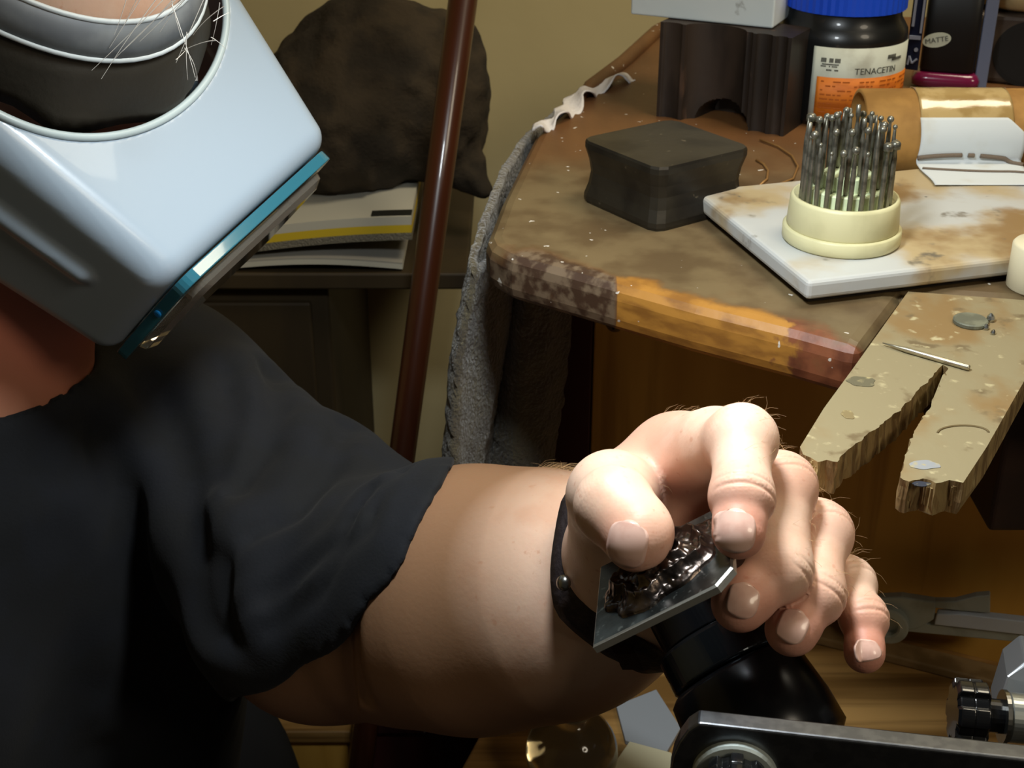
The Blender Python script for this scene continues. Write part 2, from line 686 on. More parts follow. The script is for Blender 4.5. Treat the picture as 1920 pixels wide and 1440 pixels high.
Lout = [pz(1636, 640), pz(1600, 690), pz(1545, 765), pz(1500, 838)]
tipL = [pz(1506, 852), pz(1520, 858), pz(1533, 866), pz(1550, 862), pz(1570, 866)]
inL = [pz(1583, 850), pz(1600, 836), pz(1625, 815), pz(1640, 806), pz(1663, 787), pz(1690, 766), pz(1712, 744), pz(1717, 735), pz(1735, 720), pz(1748, 707), pz(1768, 684)]
inR = [pz(1778, 690), pz(1768, 712), pz(1752, 742), pz(1746, 762), pz(1735, 778), pz(1722, 795), pz(1712, 815), pz(1704, 838), pz(1696, 862), pz(1688, 895)]
tipR = [pz(1705, 903), pz(1730, 897), pz(1755, 906), pz(1780, 900), pz(1806, 905)]
poly = [tuple(pinB)] + [tuple(v) for v in Lout[1:] + tipL + inL + inR + tipR] + [tuple(pz(1850, 838)), tuple(pinD), tuple(pinC)]


def jag(poly, amp):
    out = []
    for i, pnt in enumerate(poly):
        nx_ = poly[(i + 1) % len(poly)]
        out.append(pnt)
        if 6 <= i <= len(poly) - 6:
            seg = np.hypot(nx_[0] - pnt[0], nx_[1] - pnt[1])
            k = int(seg / 0.0016)
            for j in range(1, k):
                t = j / k
                out.append((pnt[0] + (nx_[0] - pnt[0]) * t + random.uniform(-amp, amp), pnt[1] + (nx_[1] - pnt[1]) * t + random.uniform(-amp, amp)))
    return out


pj = jag(poly, 0.0005)
n_ = len(pj)
# sides fray and slant a little towards the underside
V = [(x, y, ZP) for x, y in pj]
for k, (z_, am) in enumerate(((ZP - 0.003, 0.0004), (ZP - 0.0075, 0.0006), (ZP - 0.0125, 0.0006))):
    V += [(x + random.uniform(-am, am), y + random.uniform(-am, am), z_ + random.uniform(-0.0003, 0.0003)) for x, y in pj]
Fs = [tuple(range(n_)), tuple(range(3 * n_, 4 * n_))[::-1]]
side = []
for k in range(3):
    for i in range(n_):
        j = (i + 1) % n_
        side.append((k * n_ + i, (k + 1) * n_ + i, (k + 1) * n_ + j, k * n_ + j))
o = mesh_obj('pin_board', V, Fs + side, M_pin, pin)
o.data.materials.append(M_pinend)
for i, pl in enumerate(o.data.polygons):
    pl.material_index = 0 if i < 2 else 1
sv = [pz(1768, 700), pz(1790, 690), pz(1782, 712), pz(1768, 738), pz(1752, 762), pz(1750, 745)]
svm = MB().prism([tuple(v) for v in sv], ZP - 0.010, ZP - 0.0006).build('loose_sliver', M_pin, pin)
# splinters standing off the frayed tips
sp = MB()
for tip, cnt in ((tipL, 22), (tipR, 30)):
    for _ in range(cnt):
        k = random.randrange(len(tip) - 1)
        t_ = random.random()
        x, y = tip[k] + (tip[k + 1] - tip[k]) * t_
        y += 0.0009 + random.uniform(0, 0.0008)
        zt = ZP - random.uniform(0.0005, 0.004)
        w = random.uniform(0.0003, 0.0007)
        sp.hexa((x - w, y - 0.001, zt - random.uniform(0.004, 0.008)), (x + w, y - 0.001, zt - random.uniform(0.004, 0.008)),
                (x + w, y - 0.0012, zt), (x - w, y - 0.0012, zt), (0, 0.0025, 0))
tag(sp.build('splinters', M_pinend, pin), kind='stuff')
# stains and cuts with a shape of their own: thin discs and bars of grime on the pin
for px, py, rx, ry, c, nm in ((1616, 716, 0.0052, 0.0044, (98, 92, 70), 'grey_stain'), (1733, 872, 0.0052, 0.003, (142, 144, 146), 'blue_stain'),
                              (1727, 908, 0.003, 0.0016, (40, 44, 56), 'ink_stain'), (1590, 778, 0.0022, 0.0035, (128, 112, 76), 'grey_stain')):
    c_ = PZ(px, py, ZP)
    mb = MB()
    nn = 28
    ph = random.uniform(0, 6)
    Vv = [c_ + (rx * math.cos(t) * (1 + 0.12 * math.sin(3 * t + ph) + 0.06 * math.sin(7 * t)), ry * math.sin(t) * (1 + 0.1 * math.sin(4 * t + ph)), 0.00022) for t in np.linspace(0, 2 * math.pi, nn, endpoint=False)]
    mb.add(Vv + [v - (0, 0, 0.0003) for v in Vv], [tuple(range(nn))] + [(i, nn + i, nn + (i + 1) % nn, (i + 1) % nn) for i in range(nn)])
    mb.build(nm, mat('stain %d %d' % (px, py), c, 0.8, layers=[(300, (170, 156, 112), 0.5, 0.7)]), pin)
arc = [PZ(1806 + 48 * math.cos(t), 818 - 14 * math.sin(t) - 6, ZP + 0.0001) for t in np.linspace(0.1, 3.1, 16)]
MB().tube(arc, 0.00045, 6).build('curved_scratch', mat('scratch', (104, 88, 56), 0.8), pin, smooth=True)

# ------------------------------------------------------------------ things on the bench pin
def bur_mesh(name, base, axis, length, head, m, parent=None, shank=0.00118):
    prof = [(shank * 0.8, 0), (shank, 0.0006), (shank, length * 0.62)]
    hl = head[1]
    if head[0] == 'ball':
        r = hl
        prof += [(shank * 0.9, length * 0.7), (shank * 0.55, length - 2.1 * r)]
        prof += [(max(0.0003, r * math.sin(t)), length - r - r * math.cos(t)) for t in np.linspace(0.5, math.pi, 7)]
    elif head[0] == 'cone':
        prof += [(shank, length * 0.72), (shank * 0.55, length * 0.86), (shank * 0.2, length)]
    elif head[0] == 'wheel':
        prof += [(shank * 0.7, length * 0.75), (shank * 0.6, length - hl * 1.6), (hl, length - hl * 1.5), (hl, length - hl * 0.4), (hl * 0.6, length)]
    else:
        prof += [(shank * 0.6, length * 0.74), (shank * 0.6, length * 0.8), (shank * 0.95, length * 0.84), (shank * 0.9, length), (0.0003, length + 0.0004)]
    return MB().lathe(base, axis, prof, 12).build(name, m, parent, smooth=True)


M_bur = mat('tool steel', (132, 130, 118), 0.36, 0.7, layers=[(160, (92, 90, 80), 0.45, 0.65)])
M_burpale = mat('silver tool steel', (190, 184, 164), 0.32, 0.9)  # paler steel of the bur lying on the pin
b0, b1 = PZ(1818, 690, ZP + 0.0013), PZ(1655, 643, ZP + 0.0013)
L_ = np.linalg.norm(b1 - b0)
o = bur_mesh('rotary_bur', b0, b1 - b0, L_, ('cone', 0), M_burpale)
tag(o, 'silver tapered rotary bur lying across the pale wooden bench pin', 'bur')
c_ = PZ(1819, 606, ZP)
o = MB().lathe(c_, (0, 0, 1), [(0.0068, 0), (0.0071, 0.0004), (0.0071, 0.0016), (0.0066, 0.002)], 32).build(
    'lead_disc', mat('dull grey lead', (104, 106, 92), 0.55, 0.35, layers=[(120, (128, 130, 112), 0.45, 0.65)]), smooth=False)
tag(o, 'flat dull grey metal disc on the bench pin', 'disc')
sc_m = mat('bright solder', (206, 206, 200), 0.2, 1.0)
for k, (px, py, r) in enumerate(((1857, 603, 0.0019), (1848, 618, 0.0013), (1861, 627, 0.0011))):
    c_ = PZ(px, py, ZP)
    o = MB().lathe(c_, (0.1 * k, 0.2, 1), [(r * 0.6, 0), (r, r * 0.5), (r * 0.8, r * 1.3), (r * 0.25, r * 1.9)], 9).build('solder_chip', sc_m, smooth=False)
    tag(o, ('largest bright solder chip, upright beside the grey disc', 'small bright solder chip touching the grey disc\'s right edge', 'smallest bright solder chip, lying nearest the viewer by the grey disc')[k], 'solder', 'solder chips on the bench pin')

# ------------------------------------------------------------------ steel bench block with hollow sides
ublk = np.array([0.0348, 0.0502])
ublk = np.array([-0.035, 0.050])
f0 = np.array([0.0695, 0.631])
uL = ublk / np.linalg.norm(ublk) * 0.061
uR = np.array([uL[1], -uL[0]])
cb = f0 + (uL + uR) / 2
mb = MB()
prof = [(0.985, 0.0), (1.0, 0.0016), (1.0, 0.004), (0.945, 0.010), (0.92, 0.016), (0.945, 0.022), (1.0, 0.0285), (1.0, 0.0312), (0.985, 0.0325)]
V, Fs = [], []
NS = 10
ring = []
for k in range(4):
    a_, b_ = [(-1, -1), (1, -1), (1, 1), (-1, 1)][k], [(1, -1), (1, 1), (-1, 1), (-1, -1)][k]
    for i in range(NS):
        t = i / NS
        x, y = a_[0] + (b_[0] - a_[0]) * t, a_[1] + (b_[1] - a_[1]) * t
        r = max(abs(x), abs(y))
        cs = 0.94 + 0.06 * min(1, (2 - abs(x) - abs(y)) / 0.12) if abs(x) + abs(y) > 1.88 else 1.0
        ring.append((x * cs, y * cs))
nr = len(ring)
for s_, h_ in prof:
    for x, y in ring:
        p_ = cb + (uL * x + uR * y) * 0.5 * s_
        V.append((p_[0], p_[1], ZT + h_))
for k in range(len(prof) - 1):
    for i in range(nr):
        j = (i + 1) % nr
        Fs.append((k * nr + i, (k + 1) * nr + i, (k + 1) * nr + j, k * nr + j))
Fs += [tuple(range(nr)), tuple(range((len(prof) - 1) * nr, len(prof) * nr))[::-1]]
M_block = mat('blackened steel block', (54, 49, 40), 0.40, 0.45, layers=[(40, (38, 34, 29), 0.4, 0.62), (260, (110, 100, 82), 0.68, 0.78)], bump=(180, 0.2, 0.0006))
o = mesh_obj('bench_block', V, [f[::-1] for f in Fs], M_block)
tag(o, 'square dark steel bench block with hollowed sides near the bench corner', 'bench block')

# ------------------------------------------------------------------ grooved dapping block standing on end, white block on top
M_swage = mat('rusty dark steel', (60, 49, 41), 0.5, 0.3, layers=[(34, (40, 33, 28), 0.4, 0.6, (1, 1, 0.35)), (90, (92, 70, 56), 0.62, 0.74, (1, 1, 0.3))], bump=(120, 0.2, 0.0008))
sl, sr = np.array([0.0885, 0.833]), np.array([0.1590, 0.7905])
us = (sr - sl) / np.linalg.norm(sr - sl)
ns = np.array([us[1], -us[0]])
W_, H_, D_ = np.linalg.norm(sr - sl), 0.0575, 0.032
out = []
NP = 130


def swage_front(t):
    g = 0
    for c, w, dp in ((0.43, 0.23, 0.011), (0.10, 0.07, 0.002), (0.80, 0.06, 0.0025), (0.93, 0.04, 0.002), (0.68, 0.035, 0.0022)):
        x = (t - c) / w
        if abs(x) < 1:
            g = max(g, dp * math.sqrt(1 - x * x))
    return g


nz_ = 64
V, Fs = [], []
for j in range(nz_ + 1):
    z = ZT + H_ * j / nz_
    for i in range(NP + 1):
        t = i / NP
        p_ = sl + us * W_ * t - ns * swage_front(t)
        # half-round arch through the foot of the middle channel
        ar = math.hypot((t - 0.50) * W_ / 0.017, (z - ZT) / 0.0125)
        if ar < 1.1:
            p_ = p_ - ns * 0.022 * min(1.0, (1.1 - ar) / 0.14)
        V.append((p_[0], p_[1], z))
nf = len(V)
for j in range(nz_ + 1):
    z = ZT + H_ * j / nz_
    for i in range(NP + 1):
        p_ = sl + us * W_ * i / NP - ns * D_
        V.append((p_[0], p_[1], z))
w1 = NP + 1
for j in range(nz_):
    for i in range(NP):
        q0 = j * w1 + i
        Fs.append((q0, q0 + 1, q0 + w1 + 1, q0 + w1))
        Fs.append((nf + q0 + 1, nf + q0, nf + q0 + w1, nf + q0 + w1 + 1))
    for i in (0, NP):
        q0 = j * w1 + i
        f = (q0, q0 + w1, nf + q0 + w1, nf + q0)
        Fs.append(f if i == 0 else f[::-1])
for i in range(NP):
    q0 = nz_ * w1 + i
    Fs.append((q0, q0 + 1, nf + q0 + 1, nf + q0))
    Fs.append((i + 1, i, nf + i, nf + i + 1))
o = mesh_obj('swage_block', V, Fs, M_swage)
tag(o, 'dark rusty steel grooving block with fluted face under the white slab', 'swage block')
zt = ZT + H_ + 0.0004
a2, b2 = PZ(1182, 27, zt)[:2], PZ(1449, 54, zt)[:2]
u2 = (b2 - a2) / np.linalg.norm(b2 - a2)
n2 = np.array([-u2[1], u2[0]])
wl = MB().prism([tuple(a2), tuple(b2), tuple(b2 + n2 * 0.066), tuple(a2 + n2 * 0.066)], zt, zt + 0.03).build(
    'soldering_block', mat('white fire block', (206, 214, 214), 0.85, layers=[(70, (150, 152, 148), 0.68, 0.76)], bump=(200, 0.15, 0.0008)), bevel=0.0012)
tag(wl, 'white slab resting on top of the fluted steel block', 'soldering block')

# ------------------------------------------------------------------ black jar with blue cap and printed label
jc = np.array([0.1995, 0.842, ZT])
jar = thing('chemical_jar', tuple(jc), 'round black plastic jar with blue cap and orange and white label', 'jar')
RJ = 0.0385
prof = [(RJ * 0.9, 0), (RJ, 0.004), (RJ, 0.050), (RJ * 0.985, 0.054), (RJ * 0.93, 0.0575), (RJ * 0.88, 0.0605), (RJ * 0.86, 0.066), (RJ * 0.86, 0.072)]
MB().lathe(jc, (0, 0, 1), prof, 64).build('jar_body', mat('black jar plastic', (17, 18, 18), 0.35, coat=0.2), jar, smooth=True)
prof = [(RJ * 0.90, 0.0655), (RJ * 0.935, 0.066), (RJ * 0.935, 0.088), (RJ * 0.90, 0.0905), (RJ * 0.2, 0.091)]
V, Fs = [], []
cap_mb = MB().lathe(jc, (0, 0, 1), prof, 96)
capV = np.array(cap_mb.V)
for k in range(96):
    if k % 2 == 0:
        for r_ in (1, 2):
            v = capV[r_ * 96 + k]
            d_ = v[:2] - jc[:2]
            capV[r_ * 96 + k, :2] = jc[:2] + d_ * 0.985
mesh_obj('jar_cap', capV, cap_mb.F, mat('blue cap plastic', (22, 78, 216), 0.4), jar, smooth=False)


def jar_pt(ang, h, r):
    """ang measured from the direction facing the camera, positive to the right"""
    a = math.atan2(-jc[0], -jc[1]) if False else math.atan2(0 - jc[0], -(0 - jc[1]))
    # direction from the jar towards the camera
    d = np.array([-jc[0], -jc[1]]) / np.hypot(jc[0], jc[1])
    c, s = math.cos(ang), math.sin(ang)
    v = np.array([d[0] * c - d[1] * s, d[0] * s + d[1] * c])
    return np.array([jc[0] + v[0] * r, jc[1] + v[1] * r, jc[2] + h])


A0, A1 = -0.40, 1.45


def patch(a0, a1, h0, h1, r, n=36):
    return MB().grid(lambda u, v: jar_pt(a0 + (a1 - a0) * u, h0 + (h1 - h0) * v, r), n, 2)


M_lw = mat('label white', (190, 194, 180), 0.6, layers=[(40, (160, 160, 146), 0.5, 0.7)])
M_lo = mat('label orange', (206, 112, 22), 0.6, layers=[(90, (176, 88, 14), 0.5, 0.66, (0.4, 0.4, 1.5))])
M_ink = mat('printing ink', (58, 58, 54), 0.7)
M_inko = mat('brown printing ink', (168, 84, 12), 0.7)
lab = patch(A0, A1, 0.006, 0.0485, RJ + 0.0003).build('jar_label', M_lw, jar, smooth=True, solid=0.0003)
patch(A0 + 0.09, A1, 0.006, 0.0312, RJ + 0.0006).build('orange_panel', M_lo, lab, smooth=True, solid=0.0002)


def jar_text(s, size, ang, h, name, m, parent):
    V, Fs = text_geo(s, size)
    W = np.array([jar_pt(ang + v[0] / RJ, h + v[1], RJ + 0.0009) for v in V])
    return mesh_obj(name, W, Fs, m, parent, solid=0.0001)


jar_text('TENACETIN', 0.0052, 0.60, 0.0350, 'lettering', M_ink, lab)
pr = MB()
for k, (h, a0, a1, t) in enumerate(((0.0412, -0.27, 0.02, 0.0013), (0.0388, -0.25, 0.0, 0.0004), (0.0376, -0.27, -0.02, 0.0004), (0.0355, -0.18, 0.0, 0.0005),
                                     (0.0425, 0.75, 0.95, 0.0012), (0.0408, 0.84, 1.1, 0.0009))):
    n = max(3, int((a1 - a0) / 0.02))
    for i in range(n):
        if random.random() < 0.86:
            b = len(pr.V)
            pr.grid(lambda u, v: jar_pt(a0 + (a1 - a0) * (i + 0.8 * u) / n, h + t * (v - 0.5) * 2, RJ + 0.0008), 1, 1)
pr.build('small_print', M_ink, lab)['kind'] = 'stuff'
pr = MB()
for k in range(9):
    h = 0.0288 - k * 0.0026
    a = A0 + 0.16
    while a < A1 - 0.1:
        w = random.uniform(0.03, 0.12)
        if random.random() < 0.72:
            pr.grid(lambda u, v: jar_pt(a + w * u, h + 0.0004 * (v - 0.5) * 2, RJ + 0.0010), 2, 1)
        a += w + 0.025
pr.build('small_print', M_inko, lab)['kind'] = 'stuff'

# ------------------------------------------------------------------ polish bottle in clear wrap
M_clear = mat('clear plastic', (214, 222, 236), 0.12, trans=0.92, ior=1.45)
pb = PZ(1768, 172, ZT) + (0.004, 0.012, 0)
pol = thing('polish_bottle', tuple(pb), 'maroon bottle with tall black cap and oval MATTE sticker in clear packaging', 'bottle')
vd = np.array([-pb[0], -pb[1]]) / np.hypot(pb[0], pb[1])   # towards the camera
vr = np.array([-vd[1], vd[0]])                              # to the right


def pp(r_, f_, h):
    return np.array([pb[0] + vr[0] * r_ + vd[0] * f_, pb[1] + vr[1] * r_ + vd[1] * f_, pb[2] + h])


def rsec(w, d, h, n=6, e=0.35):
    o_ = []
    for k in range(40):
        t = 2 * math.pi * k / 40
        c, s = math.cos(t), math.sin(t)
        o_.append(pp(w * math.copysign(abs(c) ** e, c), d * math.copysign(abs(s) ** e, s), h))
    return o_


def rloft(secs):
    mb = MB()
    V = [v for s in secs for v in s]
    n = len(secs[0])
    Fs = [(k * n + i, k * n + (i + 1) % n, (k + 1) * n + (i + 1) % n, (k + 1) * n + i) for k in range(len(secs) - 1) for i in range(n)]
    Fs += [tuple(range(n))[::-1], tuple(range((len(secs) - 1) * n, len(secs) * n))]
    Fs = [f[::-1] for f in Fs]
    return mb.add(V, Fs)


rloft([rsec(0.017, 0.010, 0.001), rsec(0.021, 0.0125, 0.003), rsec(0.0215, 0.013, 0.007), rsec(0.0195, 0.0115, 0.0105), rsec(0.0172, 0.0095, 0.0115)]).build(
    'maroon_base', mat('maroon lacquer', (112, 22, 62), 0.2, coat=0.5), pol, smooth=True)
capb = rloft([rsec(0.0165, 0.0095, 0.0118), rsec(0.0172, 0.0105, 0.013), rsec(0.0172, 0.0105, 0.068), rsec(0.015, 0.009, 0.070)]).build('black_cap', mat('matte black cap', (13, 13, 13), 0.45), pol, smooth=True)
stk = []
ts = 0.22
cs_, sn_ = math.cos(ts), math.sin(ts)


def spt(x, y, off):
    return pp(-0.0095 + 0.001 + x * cs_ - y * sn_, 0.0106 + off, 0.0325 + x * sn_ + y * cs_)


nn = 40
Vv = [spt(0.0088 * math.cos(t), 0.0046 * math.sin(t), 0.0006) for t in np.linspace(0, 2 * math.pi, nn, endpoint=False)]
Vb = [spt(0.0088 * math.cos(t), 0.0046 * math.sin(t), 0.0) for t in np.linspace(0, 2 * math.pi, nn, endpoint=False)]
st = MB().add(Vv + Vb, [tuple(range(nn)), tuple(range(nn, 2 * nn))[::-1]] + [(i, nn + i, nn + (i + 1) % nn, (i + 1) % nn) for i in range(nn)]).build('oval_sticker', mat('sticker paper', (186, 190, 172), 0.7), pol)
V, Fs = text_geo('MATTE', 0.0046)
mesh_obj('lettering', [spt(v[0], v[1], 0.0009) for v in V], Fs, M_ink, st, solid=0.00008)
# printed side strip with pale bars and a logo-like mark
strip = MB().hexa(pp(-0.0262, 0.009, 0.012), pp(-0.0178, 0.0105, 0.012), pp(-0.0178, 0.0105, 0.07), pp(-0.0262, 0.009, 0.07), (-vd[0] * 0.0008, -vd[1] * 0.0008, 0)).build(
    'printed_strip', mat('navy card', (26, 34, 62), 0.4), pol)
bars = MB()
for x0, x1, h0, h1 in ((-0.0252, -0.0236, 0.040, 0.07), (-0.0198, -0.0184, 0.036, 0.07), (-0.0236, -0.0198, 0.066, 0.07), (-0.0258, -0.0186, 0.0318, 0.0342)):
    bars.hexa(pp(x0, 0.0107, h0), pp(x1, 0.0107, h0), pp(x1, 0.0107, h1), pp(x0, 0.0107, h1), (-vd[0] * 0.0012, -vd[1] * 0.0012, 0))
for (x0, h0), (x1, h1) in (((-0.0248, 0.0155), (-0.0242, 0.021)), ((-0.0242, 0.021), (-0.0222, 0.0165)), ((-0.0222, 0.0165), (-0.0192, 0.0195))):
    bars.tube([pp(x0, 0.0106, h0), pp(x1, 0.0106, h1)], 0.0007, 6)
bars.lathe(pp(-0.0205, 0.0100, 0.0252), (vd[0], vd[1], 0), [(0.0013, 0), (0.0013, 0.0006)], 16)
bars.build('pale_print', mat('pale print', (150, 160, 186), 0.5), strip)
MB().hexa(pp(0.0182, 0.006, 0.002), pp(0.0262, 0.004, 0.002), pp(0.0262, 0.004, 0.072), pp(0.0182, 0.006, 0.072), (-vd[0] * 0.012, -vd[1] * 0.012, 0)).build(
    'clear_side', mat('cloudy clear plastic', (130, 142, 172), 0.25, trans=0.45), pol, bevel=0.001)

# ------------------------------------------------------------------ grey tin with dark mouth, beige puck on top (right edge)
tcx = PZ(1930, 175, ZT) + (0.0, 0.045, 0)
tin = thing('grey_tin', tuple(tcx), 'dull grey-brown tin with round dark opening at the photo\'s right edge', 'tin')
tdir = np.array([-tcx[0], -tcx[1], 0]) / np.hypot(tcx[0], tcx[1])
tr = np.array([-tdir[1], tdir[0], 0])
M_tin = mat('grey brown tin', (84, 74, 64), 0.5, 0.4, layers=[(40, (64, 54, 48), 0.4, 0.6)])
qd = [tcx + tr * s * 0.033 + tdir * f * 0.026 for s, f in ((-1, 1), (1, 1), (1, -1), (-1, -1))]
MB().prism([tuple(v[:2]) for v in qd], ZT, ZT + 0.046).build('tin_body', M_tin, tin, bevel=0.004)
MB().lathe(tcx + tdir * 0.0252 + tr * 0.010 + (0, 0, 0.021), tdir, [(0.021, 0), (0.021, 0.0012), (0.018, 0.0014)], 40).build('dark_opening', mat('black opening', (14, 12, 11), 0.8), tin)
bc = tcx + (0.004, 0.004, 0.0462)
puck = MB().lathe(bc, (0, 0, 1), [(0.024, 0), (0.033, 0.004), (0.036, 0.011), (0.036, 0.02), (0.033, 0.026), (0.02, 0.029)], 48).build(
    'beige_pad', mat('beige felt', (196, 178, 132), 0.9, layers=[(60, (170, 152, 108), 0.45, 0.65)], bump=(150, 0.3, 0.001)), smooth=True)
tag(puck, 'round beige pad on the grey tin at the photo\'s right edge', 'pad')

# ------------------------------------------------------------------ cardboard tube with tape, taped tag and twine
ty, tz, TR = 0.7245, ZT + 0.0229, 0.0227
tube = thing('cardboard_tube', (0.27, ty, ZT), 'brown cardboard tube with clear tape and white paper lying behind the bur stand', 'tube')
x0_, x1_ = PY(1607, 248, ty)[0], 0.42
tb = MB().lathe((x0_, ty, tz), (1, 0, 0), [(TR - 0.002, 0), (TR, 0.0004), (TR, x1_ - x0_ - 0.0004), (TR - 0.002, x1_ - x0_)], 64, cap=False)
tb.lathe((x0_, ty, tz), (1, 0, 0), [(TR - 0.0022, x1_ - x0_), (TR - 0.0022, 0)], 64, cap=False)
tb.build('tube_wall', mat('brown cardboard', (176, 130, 66), 0.75, layers=[(50, (150, 108, 52), 0.4, 0.65)], bump=(120, 0.12, 0.0005)), tube, smooth=True)


def tpt(x, ang, r):
    """ang = 0 on top, growing towards the camera"""
    return np.array([x, ty - r * math.sin(ang), tz + r * math.cos(ang)])


xl, xr = PY(1730, 230, ty - TR)[0], PY(1905, 230, ty - TR)[0]


def tape(u, v):
    x = xl + (xr - xl) * u
    a = -0.5 + 1.95 * v
    r = TR + 0.0005 + 0.00022 * float(vnoise(np.array([[u * 5.0 + 3, v * 9.0 + 5, 1.5]]))[0])
    return tpt(x, a, r)


MB().grid(tape, 40, 36).build('clear_tape', mat('shiny packing tape', (184, 158, 108), 0.16, coat=0.6, layers=[(55, (160, 132, 82), 0.45, 0.6)], bump=(60, 0.35, 0.002)), tube, smooth=True, solid=0.0002)
xl2, xr2 = PY(1722, 270, ty - TR)[0], PY(1918, 270, ty - TR)[0]


def sheet(u, v):
    x = xl2 + (xr2 - xl2) * u + 0.0006 * math.sin(9 * v)
    s = v * 0.068
    r = TR + 0.0014
    a0 = 0.98
    s_arc = (1.95 - a0) * r
    cut = max(0.0, (u - 0.84)) * 0.05
    s = cut + s * (1 - cut / 0.068)
    if s < s_arc:
        p_ = tpt(x, a0 + s / r, r)
    else:
        p_ = tpt(x, 1.95, r)
        k = s - s_arc
        bottom = ZT + 0.0128
        y = p_[1] - k * 0.80
        z = max(bottom, p_[2] - k * 0.62 + 0.004 * (k / 0.03) ** 2)
        p_ = np.array([x, y, z])
    p_ = p_ + np.array([0, -1, 0.4]) * 0.0008 * math.sin(5 * u + 2) * v
    return p_


pap = MB().grid(sheet, 30, 44).build('paper_tag', mat('white tag paper', (206, 212, 214), 0.75, layers=[(30, (192, 190, 178), 0.5, 0.7)]), tube, smooth=True, solid=0.0003)
M_tw = mat('grey brown twine', (112, 98, 84), 0.9, bump=(900, 0.8, 0.0006))
for k, (v0, cv, g) in enumerate(((0.30, 0.07, ((0.0, 0.42), (0.48, 0.54), (0.60, 1.0))), (0.53, -0.07, ((0.02, 1.0),)))):
    for u0, u1 in g:
        pts = []
        for u in np.linspace(u0, u1, 16):
            vv = v0 + (cv * (u - 0.4) ** 2 * 2.2 if k == 0 else 0.10 * math.sin(min(u, 0.8) * 1.9))
            pts.append(sheet(u, vv) + np.array([0, -0.8, 0.6]) * 0.0009)
        MB().tube(pts, 0.0012 if k == 0 else 0.0007, 8).build('twine', M_tw, tube, smooth=True)

# ------------------------------------------------------------------ ceramic tile with stains
TL, TF, TRr = PZ(1300, 398, ZT)[:2], PZ(1510, 577, ZT)[:2], PZ(1906, 528, ZT)[:2]
ut = (TRr - TF) / np.linalg.norm(TRr - TF)
vt = np.array([-ut[1], ut[0]])
lt = np.dot(TL - TF, vt)
tile = thing('ceramic_tile', (*(TF + ut * 0.07 + vt * 0.06), ZT), 'stained white ceramic tile under the bur stand', 'tile')
corner = lambda a_, b_, ins=0.0: tuple(TF + ut * a_ + vt * b_)
m_tile = mat('stained white glaze', (186, 188, 186), 0.42, layers=[(16, (176, 156, 118), 0.44, 0.62), (26, (140, 112, 74), 0.54, 0.70), (60, (104, 96, 82), 0.62, 0.74),
                                                               (120, (88, 84, 76), 0.72, 0.78)], bump=(140, 0.15, 0.0006))
MB().prism([corner(0, 0), corner(0.17, 0), corner(0.17, lt), corner(0, lt)], ZT + 0.0031, ZT + 0.0119).build('tile_slab', m_tile, tile, bevel=0.0022)
MB().prism([corner(0.004, 0.005), corner(0.166, 0.005), corner(0.166, lt - 0.005), corner(0.004, lt - 0.005)], ZT + 0.0003, ZT + 0.0032).build(
    'tile_foot', mat('dark tile back', (48, 42, 36), 0.9), tile)  # inset foot, coloured dark to paint the shadow gap below the tile
ZTL = ZT + 0.0120

# ------------------------------------------------------------------ bur stand and burs
bc = PZ(1576, 447, ZTL)
bc[2] = ZTL
stand = thing('bur_stand', tuple(bc), 'round cream plastic bur stand on the stained white tile', 'tool stand')
M_cream = mat('cream plastic', (212, 206, 162), 0.45, layers=[(40, (194, 188, 144), 0.45, 0.7)])
R0 = 0.0266
MB().lathe(bc, (0, 0, 1), [(R0 - 0.001, 0), (R0, 0.001), (R0, 0.0062), (R0 - 0.0006, 0.0068), (R0 - 0.0015, 0.007)], 72).build('stand_base', M_cream, stand, smooth=True)
MB().lathe(bc, (0, 0, 1), [(0.0247, 0.0068), (0.0251, 0.0075), (0.0243, 0.0195), (0.0236, 0.021), (0.0226, 0.0212), (0.0222, 0.0185), (0.002, 0.0183)], 72).build('stand_collar', M_cream, stand, smooth=True)
MB().lathe(bc, (0, 0, 1), [(0.0168, 0.018), (0.0168, 0.0245), (0.0162, 0.025), (0.0112, 0.0251), (0.011, 0.031), (0.0105, 0.0315), (0.0005, 0.0316)], 56).build(
    'stepped_core', mat('pale green plastic', (214, 226, 184), 0.5), stand, smooth=False)
kinds = [('ball', 0.0016), ('ball', 0.0011), ('cyl', 0), ('cone', 0), ('wheel', 0.0022), ('ball', 0.0013)]
nm = {'ball': 'round-headed', 'cyl': 'cylinder-headed', 'cone': 'pointed', 'wheel': 'wheel-headed'}
sites = []
for k in range(24):
    t = 2 * math.pi * (k + 0.5) / 24
    sites.append((0.0195, t, 0.0185))
for k in range(13):
    t = 2 * math.pi * k / 13 + 0.1
    sites.append((0.0137, t, 0.0252))
for k in range(6):
    t = 2 * math.pi * k / 6
    sites.append((0.0072, t, 0.0317))
front_kind = {16: ('ball', 0.0017), 17: ('ball', 0.0019), 18: ('ball', 0.0011), 19: ('cone', 0), 20: ('wheel', 0.0022), 21: ('wheel', 0.0023), 13: ('ball', 0.0019),
              14: ('ball', 0.001), 15: ('ball', 0.0009)}
